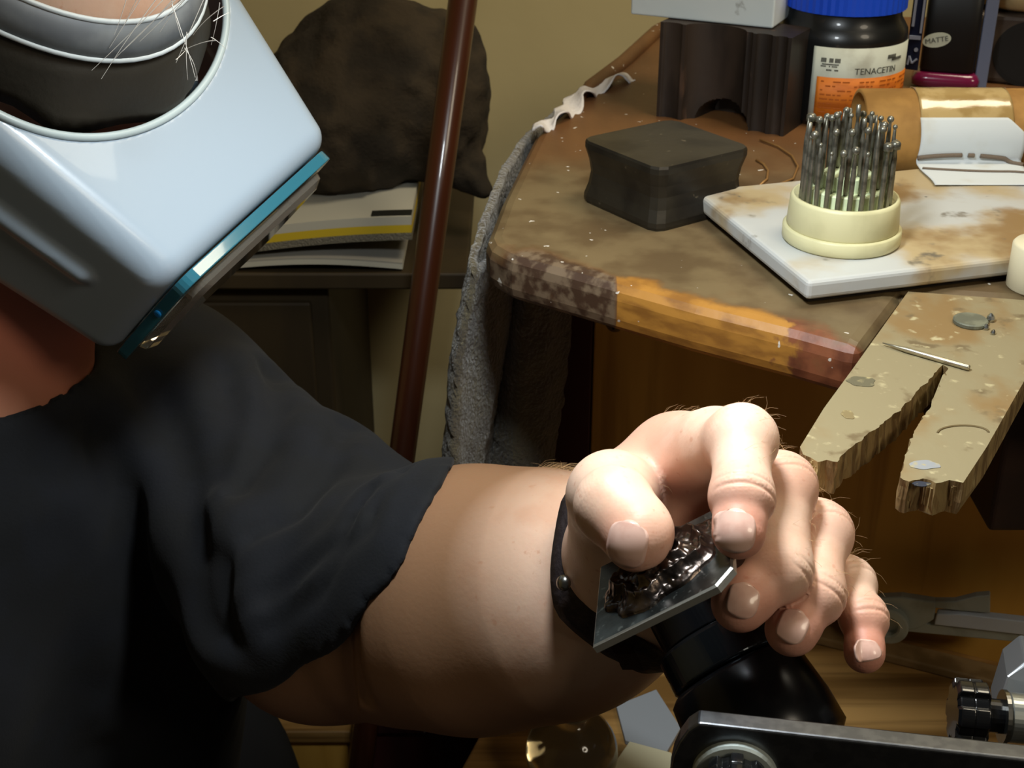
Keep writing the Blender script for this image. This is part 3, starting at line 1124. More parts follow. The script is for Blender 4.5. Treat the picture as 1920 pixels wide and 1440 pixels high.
for i, (r, t, z) in enumerate(sites):
    if i < 24:
        hd = front_kind.get(i, kinds[(i * 5 + 1) % 6])
        ln = 0.0275 + 0.004 * ((i * 7) % 5) / 5
        if i == 13:
            ln = 0.034
        if i == 19:
            ln = 0.038
        if i in (20, 21):
            ln = 0.031
        if i < 12:
            ln = 0.034 + 0.003 * ((i * 3) % 4) / 4
    elif i < 37:
        hd = kinds[(i * 3) % 6] if i % 3 else ('ball', 0.0017)
        ln = 0.029 + 0.004 * ((i * 5) % 4) / 4
    else:
        hd = kinds[(i * 5) % 4]
        ln = 0.026 + 0.004 * ((i * 7) % 3) / 3
    tilt = np.array([random.uniform(-0.03, 0.03), random.uniform(-0.03, 0.03), 1])
    b_ = np.array([bc[0] + r * math.cos(t), bc[1] + r * math.sin(t), bc[2] + z])
    o = bur_mesh('rotary_bur', b_, tilt, ln, hd, M_bur)
    rg_, n_r = ('outer ring', 24) if i < 24 else (('middle ring', 13) if i < 37 else ('centre ring', 6))
    front_i = min(((abs(math.cos(2 * math.pi * k / n_r + sites[{24: 0, 13: 24, 6: 37}[n_r]][1]) ) + (math.sin(2 * math.pi * k / n_r + sites[{24: 0, 13: 24, 6: 37}[n_r]][1]) > 0) * 9), k) for k in range(n_r))[1]
    st_ = ((i - {24: 0, 13: 24, 6: 37}[n_r]) - front_i + n_r // 2) % n_r - n_r // 2
    ords = ['', 'first', 'second', 'third', 'fourth', 'fifth', 'sixth', 'seventh', 'eighth', 'ninth', 'tenth', 'eleventh', 'twelfth', 'thirteenth']
    if st_ == 0:
        lb = 'steel %s bur standing front-most in the %s of the cream stand' % (nm[hd[0]], rg_)
    else:
        lb = 'steel %s bur, %s to the %s of the front-most in the %s' % (nm[hd[0]], ords[abs(st_)], 'right' if st_ > 0 else 'left', rg_)
    tag(o, lb, 'bur', 'burs in the cream stand')

# ------------------------------------------------------------------ cream cylinder at the right edge of the tile
cc = PZ(1945, 540, ZT)
o = MB().lathe(cc, (0, 0, 1), [(0.0125, 0), (0.0135, 0.001), (0.0135, 0.020), (0.0125, 0.0212), (0.004, 0.0213)], 40).build(
    'cream_stub', mat('ivory wax', (218, 208, 176), 0.5), smooth=True)
tag(o, 'short ivory cylinder at the photo\'s right edge in front of the tile', 'cylinder')

# ------------------------------------------------------------------ thin wire loops between block and bur stand
wp = [PZ(x, y, ZT + 0.0011) for x, y in ((1425, 262), (1460, 275), (1485, 292), (1496, 312), (1487, 335), (1462, 345), (1442, 348))]
o = MB().tube(wp, 0.0006, 6).build('wire_loop', mat('pale wire', (160, 120, 70), 0.4, 0.4), smooth=True)
tag(o, 'wide loop of thin pale wire on the bench behind the bur stand', 'wire', 'wire loops by the steel block')
wp = [PZ(x, y, ZT + 0.0007) for x, y in ((1418, 300), (1432, 308), (1440, 320), (1438, 336), (1425, 347))]
o = MB().tube(wp, 0.0007, 6).build('wire_loop', mat('pale wire', (160, 120, 70), 0.4, 0.4), smooth=True)
tag(o, 'short curl of thin pale wire beside the dark steel block', 'wire', 'wire loops by the steel block')

# ------------------------------------------------------------------ things on and around the lower shelf
Mc = mat('milky plastic', (176, 182, 172), 0.4, trans=0.15, layers=[(50, (150, 152, 138), 0.5, 0.7)])
cl = thing('plastic_clamp', tuple(PY(1740, 1190, 0.655)), 'milky plastic clamp with round eyelet on the lower shelf behind the fingers', 'clamp')
pd = np.array([0.94, -0.34, 0.0])
pn = np.array([-0.34, -0.94, 0.0])
o_c = PY(1665, 1165, 0.640)


def ch(px, py, off=0.0):
    """point on the clamp's own upright plane"""
    r = ray(px, py)
    d = np.dot(o_c - CAM, pn) / np.dot(r, pn)
    return CAM + d * r + pn * off


def slab(pts, t, off=0.0):
    a = [ch(x, y, off) for x, y in pts]
    n = len(a)
    V = a + [v - pn * t for v in a]
    Fs = [tuple(range(n))[::-1], tuple(range(n, 2 * n))] + [(i, (i + 1) % n, n + (i + 1) % n, n + i) for i in range(n)]
    return MB().add(V, Fs)


rg = MB()
ro, ri = 0.0118, 0.0062
rg.lathe(o_c - pn * 0.004, pn, [(ri, 0), (ro, 0), (ro, 0.009), (ro - 0.001, 0.0095), (ri + 0.001, 0.0098), (ri, 0.009), (ri, 0)], 40, cap=False)
rg.build('eyelet', Mc, cl, smooth=False)
slab([(1645, 1120), (1690, 1118), (1755, 1128), (1752, 1160), (1735, 1170), (1720, 1178), (1690, 1182), (1645, 1185)], 0.006, 0.001).build('clamp_body', Mc, cl, bevel=0.001)
slab([(1750, 1128), (1790, 1128), (1830, 1118), (1856, 1116), (1856, 1150), (1800, 1146), (1750, 1140)], 0.005).build('upper_arm', Mc, cl, bevel=0.0008)
slab([(1757, 1148), (1800, 1148), (1925, 1162), (1925, 1188), (1752, 1168)], 0.006, 0.002).build('lower_arm', mat('white plastic', (196, 204, 214), 0.4), cl, bevel=0.0008)
slab([(1690, 1176), (1720, 1168), (1760, 1172), (1925, 1190), (1925, 1206), (1690, 1184)], 0.012, 0.0).build('clamp_rail', Mc, cl, bevel=0.0008)

gb = P(1072, 1395, 0.70)
gr = 0.0235
gb[2] = ZS + gr * 0.86
prof = [(max(0.0004, gr * math.sin(t)), gr * 0.86 - gr * math.cos(t) * (0.86 if math.cos(t) > 0 else 1.0)) for t in np.linspace(0.25, 2.75, 24)]
o = MB().lathe((gb[0], gb[1], ZS), (0, 0, 1), prof + [(0.0075, gr * 1.95), (0.0075, gr * 2.15), (0.0005, gr * 2.16)], 48).build(
    'glass_flask', mat('amber tinted glass', (196, 180, 140), 0.08, trans=0.93), smooth=True)
tag(o, 'small rounded tinted glass flask below the forearm', 'flask')
q0 = [PZ(x, y, ZS) for x, y in ((1155, 1330), (1230, 1300), (1276, 1372), (1248, 1420), (1172, 1396))]
o = MB().prism([tuple(v[:2]) for v in q0], ZS, ZS + 0.003).build('grey_card', mat('grey card', (150, 154, 158), 0.7), bevel=0.0004)
tag(o, 'grey card on the shelf between the glass flask and the black fixture', 'card')
q0 = [PZ(x, y, ZS + 0.0035) for x, y in ((1180, 1397), (1258, 1418), (1300, 1500), (1130, 1500), (1150, 1440))]
o = MB().prism([tuple(v[:2]) for v in q0], ZS + 0.0032, ZS + 0.0062).build('cream_paper_pad', mat('cream paper', (206, 198, 164), 0.8), bevel=0.0004)
tag(o, 'cream paper pad lying partly on the grey card at the bottom edge', 'paper')

wb = thing('wooden_box', (-0.19, 0.96, 0.0), 'amber-brown wooden box low behind the elbow', 'box')
MB().box((-0.285, 0.925, 0.0), (-0.142, 1.005, 0.345)).build('box_body', M_cabinet, wb, bevel=0.002)
MB().box((-0.29, 0.92, 0.345), (-0.138, 1.008, 0.358)).build('box_lid', M_oak, wb, bevel=0.002)
o = MB().prism([(-0.232, 0.925), (-0.212, 0.922), (-0.202, 0.97), (-0.228, 0.975)], 0.3582, 0.3602).build('paper_scrap', M_white)
tag(o, 'scrap of white paper on the wooden box lid below the elbow', 'paper')
mbx = thing('maroon_box', (-0.06, 0.96, 0.0), 'dark maroon box standing low below the forearm', 'box')
MB().box((-0.126, 0.925, 0.0), (0.006, 1.005, 0.355)).build('box_body', M_maroon, mbx, bevel=0.003)
MB().box((-0.129, 0.92, 0.355), (0.009, 1.008, 0.366)).build('box_lid', M_maroon, mbx, bevel=0.002)

# ------------------------------------------------------------------ black fixture: cylinder head, flat bar, knobs
M_bar = mat('grey steel bar', (112, 114, 118), 0.34, 1.0, layers=[(240, (100, 102, 106), 0.4, 0.6)], bump=(700, 0.05, 0.0002))
fx = thing('work_fixture', tuple(P(1500, 1500, 0.42)), 'black cylinder clamp head on a flat steel bar with ribbed knobs', 'fixture')
ZB = 0.891
fa = PZ(1310, 1357, ZB)
fu = np.array([0.986, -0.166, 0.0])
fn = np.array([0.166, 0.986, 0.0])       # away from the camera


def fh(px, py, off=0.0):
    r = ray(px, py)
    d = np.dot(fa - CAM, fn) / np.dot(r, fn)
    return CAM + d * r + fn * off


prof = [fh(*q) for q in ((1310, 1357), (1290, 1370), (1274, 1392), (1262, 1418), (1256, 1445), (1258, 1480), (1272, 1520), (1300, 1550))]
prof += [prof[-1] + fu * 0.02 + (0, 0, -0.004), prof[-1] + fu * 0.32 + (0, 0, -0.004)]
prof += [np.array([*(fa + fu * 0.335)[:2], ZB])]
n = len(prof)
V = prof + [v + fn * 0.0068 for v in prof]
Fs = [tuple(range(n)), tuple(range(n, 2 * n))[::-1]] + [(i, n + i, n + (i + 1) % n, (i + 1) % n) for i in range(n)]
MB().add(V, [f[::-1] for f in Fs]).build('flat_bar', M_bar, fx, bevel=0.0009)
wc = fh(1378, 1452)
MB().lathe(wc, -fn, [(0.0125, 0), (0.0125, 0.002), (0.0118, 0.0026), (0.004, 0.0026)], 40).build('washer', mat('pale washer', (190, 200, 196), 0.4, 0.25), fx)


def knob(base, axis, r, ln, name, lobes=6, n=72):
    mb = MB().lathe(base, axis, [(r * 0.82, 0), (r, ln * 0.08), (r, ln * 0.46), (r * 0.97, ln * 0.5), (r, ln * 0.54), (r, ln * 0.9), (r * 0.8, ln)], n)
    Vv = np.array(mb.V)
    base = np.asarray(base)
    ax = np.asarray(axis) / np.linalg.norm(axis)
    for i in range(len(Vv)):
        k = i % n
        t = 2 * math.pi * k / n
        c = math.cos(lobes * t)
        f = 1.0 if c > -0.35 else 0.84
        d_ = Vv[i] - base
        a_ = ax * np.dot(d_, ax)
        Vv[i] = base + a_ + (d_ - a_) * f
    return mesh_obj(name, Vv, mb.F, M_black, fx, bevel=0.0004)


kb = wc - fn * 0.0026
knob(kb + (0, 0, 0.0015), -fn, 0.0098, 0.010, 'pivot_knob', 8)
hc = fh(1538, 1420, -0.0001)
MB().lathe(hc, fn, [(0.0019, 0), (0.0019, 0.0012)], 18).build('bar_hole', mat('hole', (8, 8, 8), 0.9), fx)
# cylinder head behind the bar
ca, cb2 = P(1283, 1100, 0.492), P(1432, 1368, 0.470)
cax = cb2 - ca
cln = np.linalg.norm(cax)
k_ = cln / 0.06
M_head = mat('polished black steel', (20, 21, 24), 0.25, 0.4)
MB().lathe(ca, cax, [(0.010, 0), (0.0165, 0.001), (0.0175, 0.003), (0.0175, 0.020 * k_), (0.0168, 0.0205 * k_)], 72).build('upper_collar', M_head, fx, smooth=False, bevel=0.0003)
MB().lathe(ca, cax, [(0.016, 0.0205 * k_), (0.0198, 0.021 * k_), (0.0208, 0.0225 * k_), (0.0212, 0.035 * k_), (0.0204, 0.036 * k_), (0.015, 0.0362 * k_)], 72).build(
    'ring', mat('polished rim steel', (60, 64, 68), 0.16, 0.9), fx, smooth=False, bevel=0.0006)
MB().lathe(ca, cax, [(0.014, 0.0365 * k_), (0.0222, 0.037 * k_), (0.0242, 0.039 * k_), (0.0262, 0.058 * k_), (0.0262, 0.070 * k_), (0.0225, 0.074 * k_), (0.01, 0.0745 * k_)], 72).build('lower_body', M_head, fx, smooth=True)
# right-hand clamp knob, shaft, silver barrel and block
kx = P(1785, 1334, 0.425)
kax = np.array([0.99, -0.12, -0.03])
knob(kx, kax, 0.0106, 0.0100, 'clamp_knob', 6)
MB().lathe(kx + kax * 0.0098, kax, [(0.0052, 0), (0.0052, 0.0052)], 24).build('knob_shaft', M_black, fx)
MB().lathe(kx + kax * 0.0148, kax, [(0.0082, 0), (0.0082, 0.0012)], 32).build('thin_washer', M_steel, fx)
MB().lathe(kx + kax * 0.0162, kax, [(0.0070, 0), (0.0076, 0.0006), (0.0076, 0.0085), (0.0070, 0.0092)], 40).build('silver_barrel', mat('brushed silver', (168, 172, 168), 0.35, 0.9, layers=[(120, (120, 122, 118), 0.55, 0.7)]), fx, smooth=False)
bq = [P(1862, 1352, 0.446), P(1888, 1268, 0.446), P(1925, 1238, 0.446), P(2010, 1300, 0.44), P(1990, 1400, 0.44)]
nb_ = len(bq)
V = bq + [v + np.array([0.01, 0.03, -0.012]) for v in bq]
Fs = [tuple(range(nb_))[::-1], tuple(range(nb_, 2 * nb_))] + [(i, (i + 1) % nb_, nb_ + (i + 1) % nb_, nb_ + i) for i in range(nb_)]
MB().add(V, [f[::-1] for f in Fs]).build('clamp_block', mat('bare grey alloy', (150, 154, 158), 0.42, 0.8), fx, bevel=0.0012)
# its mounting bracket on the bench front, outside the frame
be = fa + fu * 0.31
MB().box((be[0] - 0.012, be[1] + 0.004, ZB - 0.03), (be[0] + 0.012, 0.452, ZB + 0.002)).build('mount_arm', M_bar, fx, bevel=0.001)

# ------------------------------------------------------------------ engraved plate in the hand
plA, plB, plD = P(1110, 1212, 0.411), P(1374, 1082, 0.396), P(1158, 1046, 0.449)
pu = (plB - plA)
plu = np.linalg.norm(pu)
pu = pu / plu
pvv = plD - plA
pvv = pvv - pu * np.dot(pvv, pu)
plv = np.linalg.norm(pvv)
pvv = pvv / plv
pnn = np.cross(pu, pvv)
if np.dot(pnn, CAM - plA) < 0:
    pnn = -pnn
plate = thing('chased_plate', tuple((plA + plB + plD) / 3), 'dark steel plate with raised chased relief held between thumb and fingers', 'plate')


def pl(a, b, h=0.0):
    return plA + pu * a + pvv * b + pnn * h


def pl_uv(px, py):
    r = ray(px, py)
    d = np.dot(plA - CAM, pnn) / np.dot(r, pnn)
    w = CAM + d * r - plA
    return np.array([np.dot(w, pu), np.dot(w, pvv)])


M_plate = mat('blued steel plate', (74, 80, 80), 0.34, 0.85, layers=[(60, (44, 48, 48), 0.45, 0.62), (400, (104, 110, 108), 0.6, 0.7)], bump=(300, 0.1, 0.0004))
cc_ = 0.0055
out = [(0, 0), (plu - cc_, 0), (plu, cc_), (plu, plv - cc_), (plu - cc_, plv), (0, plv)]
n = len(out)
TP = 0.0028
V = [pl(a, b, -TP) for a, b in out] + [pl(a, b, -0.0006) for a, b in out]
cen = np.mean(out, axis=0)
V += [pl(*(np.array(q) + (cen - q) / np.linalg.norm(cen - q) * 0.0007), 0) for q in out]
Fs = [tuple(range(n))[::-1], tuple(range(2 * n, 3 * n))]
for k in range(2):
    Fs += [(k * n + i, k * n + (i + 1) % n, (k + 1) * n + (i + 1) % n, (k + 1) * n + i) for i in range(n)]
po = mesh_obj('plate_slab', V, Fs, M_plate, plate)
po.data.materials.append(mat('filed steel edge', (176, 176, 170), 0.4, 0.75, bump=(500, 0.2, 0.0004)))
for i, pg in enumerate(po.data.polygons):
    pg.material_index = 0 if i < 2 else 1
# relief: an oval mound of scroll-like ridges
ea, eb = pl_uv(1142, 1152), pl_uv(1345, 985)
ec = (ea + eb) / 2
em = (eb - ea) / np.linalg.norm(eb - ea)
ew = np.array([-em[1], em[0]])
lo_, hi_ = np.linalg.norm(eb - ea) / 2, None
s1 = pl_uv(1290, 1120)
half_w = min(0.0165, max(0.009, abs(np.dot(s1 - ec, ew))))
NR = 110
gu = np.linspace(-1, 1, NR + 1)
GA, GB = np.meshgrid(gu, gu, indexing='xy')
# square-to-disc map keeps the mound outline smooth
XA = GA * np.sqrt(1 - GB ** 2 / 2)
XB = GB * np.sqrt(1 - GA ** 2 / 2)
rr = np.sqrt(XA ** 2 + XB ** 2)
pts = np.stack([XA.ravel() * 2.2 + 5, XB.ravel() * 1.5 + 9, np.full(XA.size, 3.3)], 1)
n1 = vnoise(pts * 1.4).reshape(XA.shape)
n2 = vnoise(pts * 4.1 + 7).reshape(XA.shape)
n3 = vnoise(pts * 9.0 + 3).reshape(XA.shape)
ang = np.arctan2(XB, XA)
ridg = (1 - np.abs(np.sin(8.5 * rr + 1.1 * n1 + 0.8 * np.sin(3 * ang + 2 * XA)))) ** 1.3
hh = 0.0045 * np.sqrt(np.clip(1 - rr ** 2, 0, 1)) + (0.0027 * ridg + 0.0009 * (1 - np.abs(n2)) - 0.0012 + 0.0004 * n3) * np.clip((1 - rr) * 6, 0, 1)
hh += 0.0026 * np.exp(-(((XA - 0.05) / 0.2) ** 2 + ((XB - 0.18) / 0.42) ** 2))
hh = np.where(rr > 0.985, -0.0004, np.maximum(hh, 0.0002))
wob = 1 + 0.05 * np.sin(5 * ang + 1) + 0.03 * np.sin(11 * ang)
V = []
for a_, b_, h_, w_ in zip(XA.ravel(), XB.ravel(), hh.ravel(), wob.ravel()):
    q_ = ec + em * a_ * lo_ * w_ + ew * b_ * half_w * w_
    V.append(pl(q_[0], q_[1], h_))
w1 = NR + 1
Fs = np.array([(j * w1 + i, j * w1 + i + 1, (j + 1) * w1 + i + 1, (j + 1) * w1 + i) for j in range(NR) for i in range(NR)])
if np.dot(np.cross(pl(*em) - pl(0, 0), pl(*ew) - pl(0, 0)), pnn) < 0:
    Fs = Fs[:, ::-1]
rel = mesh_obj('chased_relief', V, Fs, mat('dark chased steel', (96, 86, 80), 0.25, 0.95, layers=[(110, (48, 42, 39), 0.42, 0.6), (300, (150, 142, 134), 0.64, 0.74)], bump=(300, 0.35, 0.0008)), plate, smooth=True)
tag(rel, 'raised scrolling relief, dark and glossy')

# ------------------------------------------------------------------ towel over the bench's left edge
M_towel = mat('grey brown terry', (94, 84, 60), 0.95, sheen=0.4, layers=[(60, (80, 70, 52), 0.4, 0.62), (260, (124, 114, 88), 0.62, 0.75)], bump=(420, 1.0, 0.003))
path = [(0.049, 0.925), (0.029, 0.87), (0.0055, 0.80), (-0.006, 0.74), (-0.0145, 0.69), (-0.0195, 0.66), (-0.0185, 0.648), (-0.0155, 0.662),
        (-0.006, 0.676), (0.0015, 0.700), (0.006, 0.716), (0.0145, 0.690), (0.025, 0.694), (0.0345, 0.714)]
ztop = [0.914, 0.915, 0.916, 0.913, 0.906, 0.898, 0.892, 0.892, 0.892, 0.892, 0.892, 0.892, 0.892, 0.892]
path = np.array(path)
cum = np.concatenate([[0], np.cumsum(np.linalg.norm(np.diff(path, axis=0), axis=1))])


def towel(u, v):
    s = u * cum[-1]
    x, y = np.interp(s, cum, path[:, 0]), np.interp(s, cum, path[:, 1])
    z1 = np.interp(s, cum, ztop)
    z = z1 + (0.60 - z1) * v
    k = v * (1 - 0.15 * v)
    am_ = 0.0012 if u < 0.42 else 0.004
    x += 0.0045 * max(0.0, 1 - u / 0.45) - 0.055 * k * (1 - 0.45 * u) + am_ * math.sin(60 * s + 5 * v) * min(1, v * 6)
    y += 0.004 * math.cos(75 * s + 3 * v) * min(1, v * 6) - 0.01 * k
    return np.array([x, y, z])


tw = MB().grid(towel, 150, 90)
tv = np.array(tw.V)
tv += 0.0011 * np.stack([vnoise(tv * 260), vnoise(tv * 260 + 11), vnoise(tv * 260 + 23) * 0.5], 1)
o = mesh_obj('hand_towel', tv, tw.F, M_towel, smooth=True, solid=0.004)
tag(o, 'grey-brown terry towel hanging down the bench\'s left side', 'towel')
# frayed white strip of cloth lying over the edge above the towel
fp = [PZ(x, y, ZT + 0.0035) for x, y in ((1008, 246), (1022, 230), (1045, 222), (1062, 208), (1078, 186), (1100, 172), (1130, 158), (1160, 146), (1184, 140))]
fw = [0.003, 0.005, 0.004, 0.006, 0.0065, 0.006, 0.0045, 0.005, 0.0045]


def ragf(u, v):
    s = u * (len(fp) - 1)
    i = min(int(s), len(fp) - 2)
    p_ = fp[i] + (fp[i + 1] - fp[i]) * (s - i)
    w = np.interp(s, range(len(fp)), fw)
    t = fp[i + 1] - fp[i]
    t /= np.linalg.norm(t)
    sd = np.array([t[1], -t[0], 0])
    return p_ + sd * w * (v - 0.5) * 2.0 * (1 + 0.25 * math.sin(40 * u + 3 * v)) + np.array([0, 0, 0.0035 * math.sin(22 * u + 2.5 * v) * (0.3 + v)])


o = MB().grid(ragf, 60, 8).build('cloth_strip', mat('white frayed cloth', (214, 208, 204), 0.9, bump=(300, 0.6, 0.002)), smooth=True, solid=0.001)
tag(o, 'frayed white strip of cloth along the bench\'s left edge', 'cloth')

# ------------------------------------------------------------------ background: side cabinet, bag, booklets, pole
ZC = 0.742
cab = thing('side_cabinet', (-0.28, 1.15, 0.0), 'dark wooden side cabinet in shadow against the cream wall', 'cabinet')
M_dark = mat('dark brown wood', (58, 46, 26), 0.6, layers=[(20, (44, 34, 20), 0.4, 0.65, (1, 1, 0.1))])
MB().box((-0.62, 1.03, 0.0), (-0.148, 1.31, ZC - 0.014)).build('cabinet_body', M_dark, cab, bevel=0.003)
MB().box((-0.62, 1.012, ZC - 0.014), (-0.035, 1.31, ZC)).build('cabinet_top', M_dark, cab, bevel=0.002)
MB().box((-0.60, 1.022, 0.06), (-0.39, 1.0295, ZC - 0.03)).build('door', M_dark, cab, bevel=0.002)
MB().box((-0.378, 1.022, 0.06), (-0.162, 1.0295, ZC - 0.03)).build('door', M_dark, cab, bevel=0.002)


def booklet(name, x0, x1, y0, dep, z, h, sag, m, label, pages=None):
    t = thing(name, ((x0 + x1) / 2, y0 + dep / 2, z), label, 'booklet', 'booklets on the side cabinet')

    def f(zz):
        def g(u, v):
            x = x0 + (x1 - x0) * u
            return np.array([x, y0 + dep * v - 0.004 * math.sin(3 * u), z + zz + sag(u)])
        return g
    return t, f


def sag1(u):
    return 0.004 + 0.012 * u + 0.006 * math.sin(2.6 * u)


def sag2(u):
    return 0.0065 * math.sin(3.0 * u) + 0.001


def layer(name, f, z0, z1, m, parent):
    nu, nv = 24, 3
    mb = MB()
    a_, b_ = f(z0), f(z1)
    mb.grid(b_, nu, nv)
    mb.grid(lambda u, v: a_(1 - u, v), nu, nv)
    mb.grid(lambda u, v: a_(u, 0) * (1 - v) + b_(u, 0) * v, nu, 1)
    mb.grid(lambda u, v: a_(1 - u, 1) * (1 - v) + b_(1 - u, 1) * v, nu, 1)
    mb.grid(lambda u, v: a_(1, u) * (1 - v) + b_(1, u) * v, nv, 1)
    mb.grid(lambda u, v: a_(0, 1 - u) * (1 - v) + b_(0, 1 - u) * v, nv, 1)
    return mb.build(name, m, parent)


yb = 1.018
xa, xb = PY(400, 470, yb)[0], PY(772, 430, yb)[0]
M_page = mat('grey white pages', (190, 186, 170), 0.8)
t, f = booklet('paper_booklet', xa, xb - 0.008, yb - 0.002, 0.16, ZC, 0.006, sag2, M_page, 'thin white booklet lying lowest on the dark side cabinet')
layer('pages', f, 0.0002, 0.0045, M_page, t)
layer('cover', f, 0.0045, 0.0055, mat('grey cover', (150, 146, 136), 0.7), t)
t, f = booklet('paper_booklet', xa, xb, yb, 0.17, ZC + 0.007, 0.012, sag1, M_page, 'yellow and white booklet on top of the thin white one')
layer('ragged_pages', f, 0.0, 0.006, mat('grey page edges', (128, 122, 106), 0.9, bump=(700, 1.0, 0.003)), t)
layer('yellow_stripe', f, 0.006, 0.0125, mat('yellow print', (206, 176, 40), 0.6), t)
layer('cover', f, 0.0125, 0.0195, M_page, t)
blk = MB().grid(lambda u, v: f(0.0198)(0.80 + 0.2 * u, 0.012 + 0.07 * v), 6, 3).build('black_print', mat('black print', (30, 30, 24), 0.6), t, solid=0.0006)

bagc = P(722, 240, 1.10)
ZBG = ZC + 0.043


def bag_sdf(p):
    d = ell(p, (bagc[0] - 0.005, 1.125, ZBG + 0.074), np.eye(3), (0.082, 0.062, 0.080))
    d = smin(d, ell(p, (bagc[0] - 0.045, 1.105, ZBG + 0.052), np.eye(3), (0.065, 0.066, 0.058)), 0.03)
    d = smin(d, ell(p, (bagc[0] + 0.056, 1.13, ZBG + 0.068), np.eye(3), (0.023, 0.05, 0.062)), 0.02)
    d = smin(d, rc(p, (bagc[0] + 0.05, 1.10, ZBG + 0.018), (bagc[0] + 0.076, 1.085, ZBG - 0.002), 0.020, 0.010), 0.02)
    q = p * np.array([24, 20, 30.0])
    n_ = 1 - np.abs(vnoise(q + 4))
    d = d - 0.010 * (n_ - 0.75) - 0.003 * vnoise(p * 90)
    return smax(d, ZBG - 0.006 - p[:, 2], 0.01)


Vb, Fb = surface(bag_sdf, (bagc[0] - 0.13, 1.02, ZBG - 0.02), (bagc[0] + 0.11, 1.28, ZBG + 0.18), 0.0036)
o = mesh_obj('cloth_bag', Vb, Fb, mat('dark brown cloth', (58, 48, 34), 0.95, layers=[(30, (42, 35, 25), 0.4, 0.6)], bump=(300, 0.5, 0.002)), smooth=True)
tag(o, 'crumpled dark brown cloth bag slumped on the booklets behind the pole', 'bag')

pa, pb_ = P(868, 0, 0.95), P(757, 830, 1.03)
dv = (pa - pb_) / np.linalg.norm(pa - pb_)
bot = pb_ - dv * (pb_[2] / dv[2])
top = pa + dv * 0.75
o = MB().lathe(bot, dv, [(0.0085, 0), (0.0095, 0.004), (0.0098, 0.5), (0.0105, np.linalg.norm(top - bot))], 32).build(
    'wooden_pole', mat('red brown varnish', (66, 32, 16), 0.3, coat=0.3, layers=[(30, (52, 25, 13), 0.4, 0.65, (1, 1, 0.06))]), smooth=True)
tag(o, 'slim red-brown varnished wooden pole leaning in front of the cloth bag', 'pole')

# ------------------------------------------------------------------ magnifier visor frame (basis of the head)
e3 = -ray(320, 450)
e3 /= np.linalg.norm(e3)
e1 = RGT - e3 * np.dot(RGT, e3)
e1 /= np.linalg.norm(e1)
e2 = np.cross(e3, e1)


def loc_dir(v):
    w = v[0] * e1 + v[1] * e2 + v[2] * e3
    return w / np.linalg.norm(w)


VF = loc_dir((0.70, -0.71, 0.08))                       # straight ahead
VL = loc_dir((0.592, 0.514, -0.622))                    # towards his left
VL = VL - VF * np.dot(VL, VF)
VL /= np.linalg.norm(VL)
VU = -np.cross(VL, VF)
if np.dot(VU, e3) < 0:
    VU = -VU
VM = np.stack([VL, VF, VU], 1)
VO = P(320, 530, 0.55) + VL * 0.064                    # front top middle of the shell


def vw(a, b, c):
    return VO + VM @ np.array([a, b, c], float)


# ------------------------------------------------------------------ the man
pt = math.radians(20)
HF = VF * math.cos(pt) + VU * math.sin(pt)              # head is pitched up against the visor
HU = VU * math.cos(pt) - VF * math.sin(pt)
HM = np.stack([VL, HF, HU], 1)
HO = vw(0, -0.1555, -0.015)


def hw(a, b, c):
    return HO + HM @ np.array([a, b, c], float)


def hl(p):
    return (p - HO) @ HM


NK = P(-70, 800, 0.68)
SL = P(300, 768, 0.77)
SR = 2 * NK - SL
SR[2] = SL[2] + 0.01
face_d = np.array([0.78, -0.62, 0.0])
lat_d = np.array([0.62, 0.78, 0.0])
EL = P(610, 1135, 0.66)
WR = P(1200, 1092, 0.548)

J = {
    'carpal': (P(1195, 1045, 0.535), 0.0245), 'carp2': (P(1260, 1075, 0.54), 0.021),
    'im': (P(1272, 866, 0.502), 0.0145), 'mm': (P(1330, 862, 0.517), 0.0145), 'rm': (P(1388, 915, 0.527), 0.0135), 'pm': (P(1432, 985, 0.532), 0.0125),
    'ip': (P(1390, 825, 0.450), 0.0106), 'id': (P(1391, 935, 0.428), 0.0095), 'it': (P(1385, 998, 0.4215), 0.0082),
    'mp': (P(1464, 914, 0.468), 0.0110), 'md': (P(1463, 1068, 0.449), 0.0100), 'mt': (P(1388, 1131, 0.442), 0.0093),
    'rp': (P(1536, 1000, 0.477), 0.0104), 'rd': (P(1527, 1115, 0.457), 0.0096), 'rt': (P(1485, 1180, 0.451), 0.0088),
    'pp': (P(1590, 1096, 0.484), 0.0086), 'pd': (P(1620, 1160, 0.470), 0.0076), 'pt': (P(1621, 1224, 0.463), 0.0068),
    'tc': (P(1170, 1035, 0.512), 0.0175), 'tm': (P(1148, 930, 0.476), 0.0128), 'ti': (P(1152, 950, 0.448), 0.0122), 'tt': (P(1192, 1014, 0.436), 0.0092),
}
HS = 0.966
for k_j in J:
    J[k_j] = (CAM + (J[k_j][0] - CAM) * HS, J[k_j][1] * HS)
HANDC = P(1350, 1000, 0.47)


